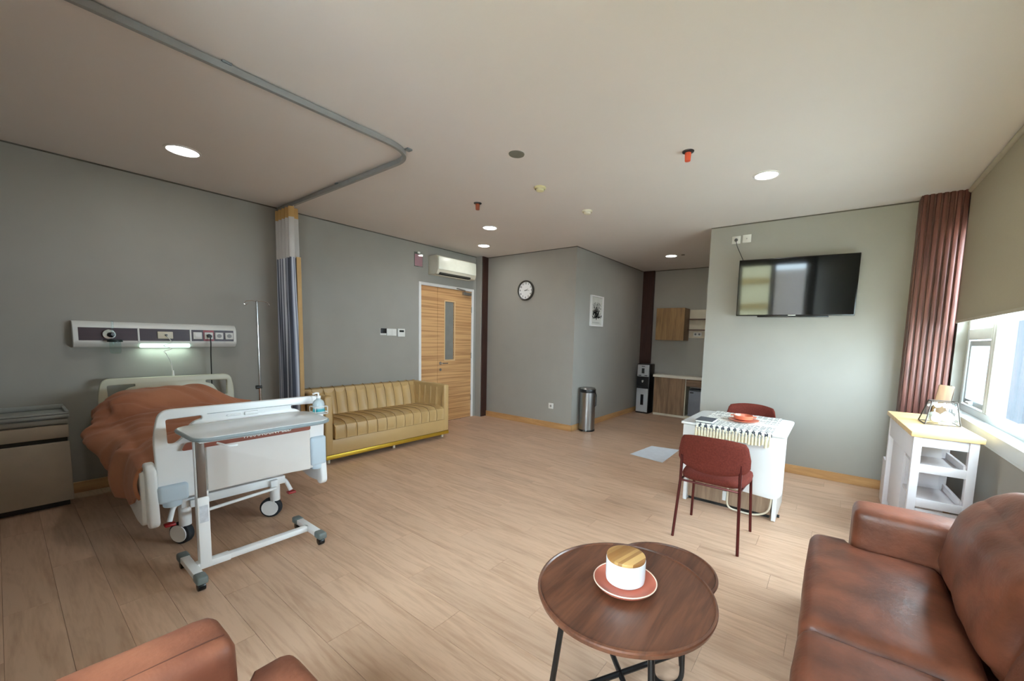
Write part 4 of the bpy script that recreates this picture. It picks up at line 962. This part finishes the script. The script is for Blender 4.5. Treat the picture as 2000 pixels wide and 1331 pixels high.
rn = thing('table_runner', 'black and white woven runner with cream tassels on the folding table', 'table runner', ((rx0 + rx1) / 2, 3.95, tz))
def rfn(u, v):
    x = rx0 + (rx1 - rx0) * u; L = v * .86; y = ty1 + .0 - L + .05
    z = tz + .008 + .004 * noise.noise(Vector((x * 12, y * 12, 0)))
    if y < ty0 - .012: z -= (ty0 - .012 - y); y = ty0 - .014 - .01
    if y > ty1 + .004: z -= (y - ty1 - .004); y = ty1 + .008
    return Vector((x, y, z))
mk('cloth', G().grid(rfn, 30, 60), runner_material(), rn)
rr = random.Random(2); tm = M('cream_tassel_yarn', (226, 216, 186), .95, var=.1, vs=60)
for k in range(24):
    x = rx0 + .012 + k * (rx1 - rx0 - .024) / 23; L = rr.uniform(.07, .095)
    mk('tassel', G().lathe([(0, .0), (.006, -.002), (.008, -.012), (.005, -.018), (.010, -.035), (.0125, -L), (0, -L - .002)], (x, ty0 - .03, tz - .018 + rr.uniform(-.004, .004)), 8), tm, rn)
# things on it
pl = thing('terracotta_plate', 'flat terracotta plate on the woven runner', 'plate', (-.61, 3.93, tz + .012))
mk('dish', G().lathe([(0, 0), (.08, 0), (.122, .012), (.125, .014), (.12, .016), (.08, .006), (0, .005)], (-.61, 3.93, tz + .012), 40), M('terracotta_glaze', (206, 116, 88), .3, var=.05), pl)
bw = thing('terracotta_bowl', 'small round terracotta bowl with stub handles on plate', 'bowl', (-.615, 3.95, tz + .018))
mk('bowl', G().lathe([(0, 0), (.05, 0), (.075, .012), (.082, .042), (.078, .044), (.07, .018), (.045, .008), (0, .007)], (-.615, 3.95, tz + .018), 36), M('terracotta_glaze', (206, 116, 88), .3, var=.05), bw)
for s in (-1, 1): mk('handle', G().box(-.615 + s * .09 - .014, -.615 + s * .09 + .014, 3.935, 3.965, tz + .048, tz + .058, .004), M('terracotta_glaze', (206, 116, 88), .3, var=.05), bw)
nb = thing('notebook', 'dark grey covered notebook at the left of the runner', 'notebook', (-.86, 3.68, tz + .01))
mk('cover', G().box(-.935, -.79, 3.585, 3.78, tz + .029, tz + .032, .001, 1).box(-.935, -.79, 3.585, 3.78, tz + .012, tz + .014, .0005, 1), M('dark_grey_cover', (70, 74, 82), .5), nb)
mk('pages', G().box(-.93, -.793, 3.59, 3.775, tz + .014, tz + .029), M('paper_white', (228, 228, 222), .8), nb)

# ------------------------------------------------------------------ dining chairs
chf = M('rust_tweed_fabric', (100, 45, 37), .95, var=.16, vs=90, bump=.3, bs=200, spec=.15); chl = M('burgundy_metal_tube', (92, 40, 38), .25, .55, var=.03); 
def make_chair(label, loc, rz):
    """faces local +y; origin on floor below the seat"""
    t = thing('dining_chair', label, 'chair', loc, (0, 0, rz), 'rust upholstered dining chairs')
    hw = .222
    g = G()
    def fb(u, v, side):
        a = (u - .5) * 2; x = a * .243 + .01; arc = .075 * (a * a)
        top = .79 - .035 * abs(a) ** 2.5 - .0 ; bot = .535 + .045 * abs(a) ** 2.2 - .012
        if abs(a) > .86: k = (abs(a) - .86) / .14; top -= .10 * k * k; bot += .03 * k * k
        z = bot + (top - bot) * v
        y = -.235 + arc - .03 * (z - .5)
        th = .018 * (1 - abs(a) ** 6) ** .5 * (1 - (2 * v - 1) ** 6) ** .5 + .001
        return Vector((x, y + side * th, z))
    g.grid(lambda u, v: fb(u, v, 1), 28, 12); g.grid(lambda u, v: fb(1 - u, v, -1), 28, 12)
    bmesh.ops.remove_doubles(g.bm, verts=g.bm.verts, dist=.0025); bmesh.ops.recalc_face_normals(g.bm, faces=g.bm.faces)
    mk('backrest', g, chf, t, local=True, ang=1.4)
    out = rpoly([(-.205, -.20), (.205, -.20), (.235, .05), (.215, .235), (-.215, .235), (-.235, .05)], [.10, .10, .12, .09, .09, .12], 8)
    g = G(); b = g.bm; levels = [(0.90, .435), (.985, .443), (1.0, .46), (.985, .478), (.93, .488), (.7, .494), (.4, .497)]
    rings = [[b.verts.new((x * s_, y * s_ + .01, z)) for x, y in out] for s_, z in levels]
    for A, B in zip(rings[:-1], rings[1:]):
        for k in range(len(out)): b.faces.new((A[k], A[(k + 1) % len(out)], B[(k + 1) % len(out)], B[k]))
    b.faces.new(rings[0][::-1]); b.faces.new(rings[-1]); mk('seat', g, chf, t, local=True, ang=1.0)
    for s in (-1, 1):
        mk('leg', G().tube([(s * .222, -.235, 0), (s * .20, -.195, .43), (s * .197, -.20, .62)], .0105, 10), chl, t, local=True)
        mk('leg', G().tube([(s * .222, .225, 0), (s * .205, .19, .445)], .0105, 10), chl, t, local=True)
        mk('side_rail', G().tube([(s * .2, -.196, .428), (s * .205, .19, .428)], .008, 8), chl, t, local=True)
    mk('cross_rail', G().tube([(-.2, -.195, .428), (.2, -.195, .428)], .008, 8), chl, t, local=True)
    return t
ch = make_chair('rust red upholstered chair with its back to the camera', (-.648, 3.165, 0), math.radians(-1))
ch2 = copytree(ch, (-.68, 4.66, 0), (0, 0, PI - .03), 'rust red upholstered chair behind the folding table under the television')

# ------------------------------------------------------------------ sheet on floor
g = G()
def sheet(u, v):
    a = Vector((-2.0, 4.72, 0)).lerp(Vector((-1.55, 4.64, 0)), u); b_ = Vector((-1.93, 5.30, 0)).lerp(Vector((-1.57, 5.36, 0)), u)
    p = a.lerp(b_, v); p.z = .003 + .004 * (1 + noise.noise(p * 9)) * .5; return p
g.grid(sheet, 14, 14)
sp_ = thing('floor_sheet', 'creased bluish white sheet lying on the floor by the passage', 'sheet', (-1.76, 5.0, 0))
mk('paper', g, M('bluish_white_paper', (222, 228, 238), .7, var=.04, vs=14), sp_)

# ------------------------------------------------------------------ coffee tables
walnut = wood('walnut_veneer', (108, 66, 46), (70, 40, 28), 'Y', 1.3, .36, coat=.1)
blk = M('black_metal_tube', (14, 14, 15), .35, var=.05)
def round_top(x, y, z, r, th, mat):
    return G().lathe([(0, z - th), (r - .02, z - th), (r - .006, z - th + .006), (r, z - .006), (r - .002, z), (r - .010, z + .002), (r - .014, z - .004), (r - .02, z - .005), (0, z - .005)], (x, y, 0), 72)
cf = thing('large_coffee_table', 'larger round walnut coffee table with black tube legs', 'coffee table', (-.615, 1.463, 0), group='nested round coffee tables')
cxx, cyy = -.615, 1.463
mk('tabletop', round_top(cxx, cyy, .452, .352, .03, walnut), walnut, cf)
for an in (math.radians(239), math.radians(314), math.radians(59), math.radians(134)):
    d = Vector((math.cos(an), math.sin(an), 0)); c_ = Vector((cxx, cyy, 0))
    mk('leg', G().tube([c_ + d * .27 + Vector((0, 0, .425)), c_ + d * .33 + Vector((0, 0, .0))], .0115), blk, cf)
for an in (math.radians(239), math.radians(314)):
    d = Vector((math.cos(an), math.sin(an), 0)); c_ = Vector((cxx, cyy, .07))
    mk('cross_bar', G().tube([c_ - d * .32, c_ + d * .32], .0115), blk, cf)
mk('top_frame', G().tube([(cxx + .27 * math.cos(a * PI / 12), cyy + .27 * math.sin(a * PI / 12), .42) for a in range(24)], .006, 6, closed=True), blk, cf)
sf = thing('small_coffee_table', 'smaller lower walnut coffee table tucked behind the larger one', 'coffee table', (-.56, 1.76, 0), group='nested round coffee tables')
sx_, sy_ = -.565, 1.775
mk('tabletop', round_top(sx_, sy_, .405, .238, .026, walnut), walnut, sf)
for an in (math.radians(-60), math.radians(60), math.radians(180)):
    d = Vector((math.cos(an), math.sin(an), 0)); q = Vector((-d.y, d.x, 0)); c_ = Vector((sx_, sy_, 0)); z = lambda h_: Vector((0, 0, h_))
    mk('sled_leg', G().tube([c_ + d * .17 + q * .06 + z(.38), c_ + d * .205 + q * .06 + z(.012), c_ + d * .205 - q * .06 + z(.012), c_ + d * .17 - q * .06 + z(.38)], .010, 10, fillet=.06), blk, sf)
tray = thing('terracotta_saucer', 'round terracotta saucer with pale rim on the larger coffee table', 'saucer', (-.62, 1.482, .452))
ctr = (-.622, 1.482)
mk('dish', G().lathe([(0, .451), (.085, .451), (.118, .458), (.128, .472), (.124, .472), (.112, .463), (.08, .458), (0, .458)], (*ctr, 0), 56), M('terracotta_dish', (176, 96, 76), .4, var=.06), tray)
mk('rim', G().tube([(ctr[0] + .126 * math.cos(a * PI / 24), ctr[1] + .126 * math.sin(a * PI / 24), .4725) for a in range(48)], .0025, 6, closed=True), M('pale_glaze_rim', (232, 206, 186), .35), tray)
pot = thing('ceramic_jar', 'white ceramic jar with bamboo lid on the saucer', 'jar', (-.628, 1.495, .458))
pc_ = (-.628, 1.497)
mk('jar', G().lathe([(0, .459), (.07, .459), (.078, .466), (.08, .48), (.08, .553), (.076, .556), (.072, .552), (.0, .55)], (*pc_, 0), 56), M('white_ceramic', (232, 236, 240), .2, var=.01), pot)
def bamboo():
    m = bpy.data.materials.new('bamboo_strips'); m.use_nodes = True; t = m.node_tree; n = t.nodes; b = n['Principled BSDF']; L = t.links.new
    tc = n.new('ShaderNodeTexCoord'); mp = n.new('ShaderNodeMapping'); mp.inputs['Rotation'].default_value = (0, 0, math.radians(12)); L(tc.outputs['Object'], mp.inputs[0])
    sp = n.new('ShaderNodeSeparateXYZ'); L(mp.outputs[0], sp.inputs[0]); a = n.new('ShaderNodeMath'); a.operation = 'MULTIPLY'; a.inputs[1].default_value = 62; L(sp.outputs['X'], a.inputs[0])
    f = n.new('ShaderNodeMath'); f.operation = 'FLOOR'; L(a.outputs[0], f.inputs[0]); wn = n.new('ShaderNodeTexWhiteNoise'); wn.noise_dimensions = '1D'; L(f.outputs[0], wn.inputs['W'])
    rp = n.new('ShaderNodeValToRGB'); rp.color_ramp.elements[0].color = lin((146, 100, 54)); rp.color_ramp.elements[1].color = lin((206, 166, 106)); L(wn.outputs['Value'], rp.inputs[0])
    L(rp.outputs[0], b.inputs['Base Color']); b.inputs['Roughness'].default_value = .4
    return m
mk('lid', G().cyl((*pc_, .552), (*pc_, .568), .0785, n=56, bev=.004), bamboo(), pot)

# ------------------------------------------------------------------ brown leather sofas
lea = M('brown_nubuck_leather', (124, 70, 49), .42, var=.2, vs=7, bump=.3, bs=60, col2=(88, 47, 31), spec=.45)
ls = thing('leather_sofa', 'brown leather sofa with square arms under the window', 'sofa', (.4, 1.7, 0))
sx0, sx1 = -.02, .82
mk('frame', G().box(sx0 + .05, sx1, .62, 2.72, .06, .27, .03, 3), lea, ls)
for a, b_ in ((2.535, 2.745), (.60, .81)):
    mk('arm', G().cushion(.14, sx1 - .02, a, b_, .08, .628, .04, .008, 14, .003), lea, ls)
# T cushions, one at each end
def tcush(y0, y1, ext, seed):
    g = G().cushion(sx0 - .012, .47, y0, y1, .26, .445, .05, .022, 20, .004, seed, .3)
    for v in g.bm.verts:      # front lip runs out in front of the arm
        p = v.co; k = smooth01((.15 - p.x) / .03)
        if ext > 0 and p.y > y1 - .12: p.y += ext * k * smooth01((p.y - (y1 - .12)) / .1)
        if ext < 0 and p.y < y0 + .12: p.y += ext * k * smooth01((y0 + .12 - p.y) / .1)
    return g
mk('seat_cushion', tcush(1.70, 2.535, .07, 1), lea, ls)
mk('seat_cushion', tcush(.81, 1.69, -.07, 5), lea, ls)
mk('back_frame', G().cushion(.66, sx1, .62, 2.70, .2, .74, .05, .006, 12, .003), lea, ls)
for a, b_, sd in ((1.69, 2.53, 3), (.82, 1.68, 8)):
    g = G().cushion(.43, .74, a, b_, .43, .85, .11, .06, 26, .012, sd, .8)
    for v in g.bm.verts: v.co.x += (v.co.z - .43) * .22; v.co.z += .012 * math.sin(v.co.y * 9)
    mk('back_cushion', g, lea, ls)
for x, y in ((.1, .7), (.1, 2.62), (.75, .7), (.75, 2.62)): mk('leg', G().cyl((x, y, 0), (x, y, .07), .022), blk, ls)
la = thing('leather_armchair', 'brown leather armchair in the near foreground at bottom left', 'armchair', (-1.0, -.1, 0))
lea2 = M('brown_nubuck_leather_light', (146, 90, 66), .5, var=.2, vs=6, bump=.25, bs=70, col2=(112, 64, 46), spec=.4)
ax0, ax1, ay = -1.435, -.50, .345
mk('frame', G().box(ax0 + .02, ax1 - .02, -.48, .44, .06, .25, .03, 3), lea2, la)
mk('arm', G().cushion(ax0, ax0 + .20, -.50, ay, .07, .62, .045, .008, 16, .003, 2), lea2, la)
mk('arm', G().cushion(ax1 - .20, ax1, -.50, ay, .07, .615, .05, .008, 16, .003, 4), lea2, la)
mk('arm_seam', G().tube([(ax0 + .155, -.45, .6215), (ax0 + .155, ay - .06, .6225), (ax0 + .15, ay - .02, .616)], .0018, 6), M('dark_stitch', (84, 44, 28), .8), la)
g = G().cushion(ax0 + .205, ax1 - .205, -.3, ay + .17, .25, .44, .045, .014, 20, .004, 6, .3)
for v in g.bm.verts:
    p = v.co; k = smooth01((p.y - ay - .005) / .03)
    if p.x < -1.1: p.x -= .11 * k * smooth01((-1.10 - p.x) / .1)
    if p.x > -.83: p.x += .12 * k * smooth01((p.x + .83) / .1)
mk('seat_cushion', g, lea2, la)
mk('back_cushion', G().cushion(ax0 + .205, ax1 - .205, -.50, -.28, .40, .80, .09, .04, 18, .008, 9, .8), lea2, la)
for x in (ax0 + .06, ax1 - .06):
    for y in (-.42, .28): mk('leg', G().cyl((x, y, 0), (x, y, .07), .022), blk, la)

# ------------------------------------------------------------------ trolley
tr = thing('kitchen_trolley', 'white kitchen trolley with birch top beside the window', 'trolley', (.45, 3.6, 0), (0, 0, math.radians(2.5)))
TW, TD, TZ = .345, 1.0, .895
whp = M('white_painted_wood', (220, 215, 218), .45, var=.015)
birch = wood('birch_butcher_block', (222, 190, 138), (200, 160, 104), 'X', .6, .4)
TL = dict(local=True)
mk('tabletop', G().box(.0, TW, 0, TD, TZ - .035, TZ, .004), birch, tr, **TL)
for x in (.018, TW - .062):
    for y in (.02, TD - .066): mk('leg', G().box(x, x + .044, y, y + .044, 0, TZ - .035, .003), whp, tr, **TL)
mk('front_apron', G().box(.062, TW - .062, .03, .045, TZ - .10, TZ - .035, .002), whp, tr, **TL)
mk('back_panel', G().box(.062, TW - .10, TD * .42, TD * .42 + .012, .45, TZ - .07), whp, tr, **TL)
mk('side_apron', G().box(.022, .034, .06, TD - .06, TZ - .20, TZ - .035, .002), whp, tr, **TL)
for z in (.665, .43):
    s = mk('shelf', G().box(.055, TW - .055, .03, TD * .44, z - .028, z - .01, .002), whp, tr, **TL)
    mk('shelf_front', G().box(.055, TW - .06, .022, .04, z - .045, z + .012, .002), whp, s, **TL)
    mk('shelf_rail', G().box(TW - .075, TW - .057, .04, TD * .44, z - .01, z + .035, .003), whp, s, **TL)
mk('lower_panel', G().box(.062, TW - .062, .035, .047, .12, .37, .002).box(.09, TW - .09, .030, .036, .15, .34, .002), whp, tr, **TL)
mk('rear_cabinet', G().box(.05, TW - .05, TD * .46, TD - .05, .12, TZ - .06, .003), whp, tr, **TL)
# terrarium on trolley
te = thing('glass_terrarium', 'geometric glass box with dark metal edges on the trolley top', 'terrarium', (.66, 4.08, TZ))
bq = [Vector((.565, 4.0, TZ + .004)), Vector((.755, 4.04, TZ + .004)), Vector((.74, 4.24, TZ + .004)), Vector((.555, 4.2, TZ + .004))]
tq = [Vector((.60, 4.07, TZ + .165)), Vector((.735, 4.09, TZ + .165)), Vector((.725, 4.19, TZ + .165)), Vector((.595, 4.17, TZ + .165))]
g = G().tube(bq, .004, 6, closed=True).tube(tq, .004, 6, closed=True)
for a, b_ in zip(bq, tq): g.tube([a, b_], .004, 6)
mk('metal_edges', g, M('dark_bronze_edge', (58, 50, 44), .4, .5), te)
for k in range(4):
    g = G(); g.bm.faces.new([g.bm.verts.new(v) for v in (bq[k], bq[(k + 1) % 4], tq[(k + 1) % 4], tq[k])]); mk('glass_pane', g, glassmat('terrarium_glass'), te, smooth=False)
cream = M('pale_glass_ceramic', (226, 226, 212), .2, var=.03, trans=.2)
for x, y, lab in ((.625, 4.10, 'round pale cup lying inside the terrarium on its left'), (.70, 4.14, 'round pale cup lying inside the terrarium on its right')):
    u = thing('pale_cup', lab, 'cup', (x, y, TZ + .006), group='pale cups in the terrarium')
    mk('cup', G().lathe([(0, .06), (.026, .058), (.034, .04), (.037, -.03), (.034, -.03), (.031, .035), (0, .045)], (x, y, TZ + .047), 28, 'Y'), cream, u)
    mk('handle', G().tube([(x, y, TZ + .086), (x - .006, y, TZ + .105), (x + .006, y + .03, TZ + .105), (x, y + .03, TZ + .084)], .004, 6, fillet=.01), cream, u)
fo = thing('white_flowers', 'small bunch of white fabric flowers on top of the cups', 'flowers', (.66, 4.13, TZ + .11))
rr = random.Random(9)
for k in range(9):
    x, y, z = .60 + .016 * k, 4.12 + rr.uniform(-.03, .03), TZ + .135 + rr.uniform(-.012, .018)
    mk('blossom', G().sph((x, y, z), .013, 8, (1, 1, .7)).sph((x + .01, y, z + .006), .009, 6).sph((x - .009, y + .004, z - .004), .009, 6), M('white_petal', (230, 232, 234), .8), fo)
wb = thing('wooden_sign_block', 'small brown wooden board standing behind the glass terrarium', 'wood board', (.66, 4.4, TZ))
mk('board', G().box(.655, .745, 4.36, 4.372, TZ + .02, TZ + .27, .006, rot=Matrix.Rotation(.12, 3, 'Y')), wood('mid_brown_wood', (124, 92, 60), (92, 64, 40), 'Z', .9, .5), wb)
mk('metal_edge', G().tube([(.742, 4.366, TZ + .02), (.758, 4.366, TZ + .25), (.735, 4.366, TZ + .272)], .003, 6), M('dark_bronze_edge', (58, 50, 44), .4, .5), wb)
mk('foot', G().box(.65, .75, 4.34, 4.395, TZ, TZ + .025, .003), M('dark_foot', (60, 48, 42), .5), wb)
# small white box behind trolley
sbx = thing('white_side_box', 'low white open box on the floor behind the trolley', 'box', (.60, 4.84, 0))
mk('body', G().box(.455, .74, 4.70, 4.98, 0, .33, .004), whp, sbx)
mk('raised_side', G().box(.445, .458, 4.69, 4.99, 0, .408, .003).box(.742, .755, 4.69, 4.99, 0, .408, .003), whp, sbx)
mk('front_ledge', G().box(.458, .742, 4.685, 4.70, .31, .345, .003), whp, sbx)
mk('back_side', G().box(.458, .742, 4.975, 4.99, .33, .408, .003), whp, sbx)
wc = thing('crumpled_tissue', 'crumpled white tissue on top of the low white box', 'tissue', (.52, 4.8, .335))
g = G(); b2 = bmesh.new(); bmesh.ops.create_icosphere(b2, subdivisions=3, radius=.06)
for v in b2.verts: v.co = Vector((.525, 4.79, .375)) + v.co * (1 + .5 * noise.noise(v.co * 30)) * Vector((1, 1, .7)).z
g._merge(b2); mk('tissue', g, M('tissue_white', (232, 234, 232), .9), wc)
single('wood_block', G().box(.49, .56, 4.85, 4.93, .33, .47, .006), wood('mid_brown_wood', (124, 92, 60), (92, 64, 40), 'Z', .9, .5), 'small brown wooden block standing in the low white box', 'wood block')
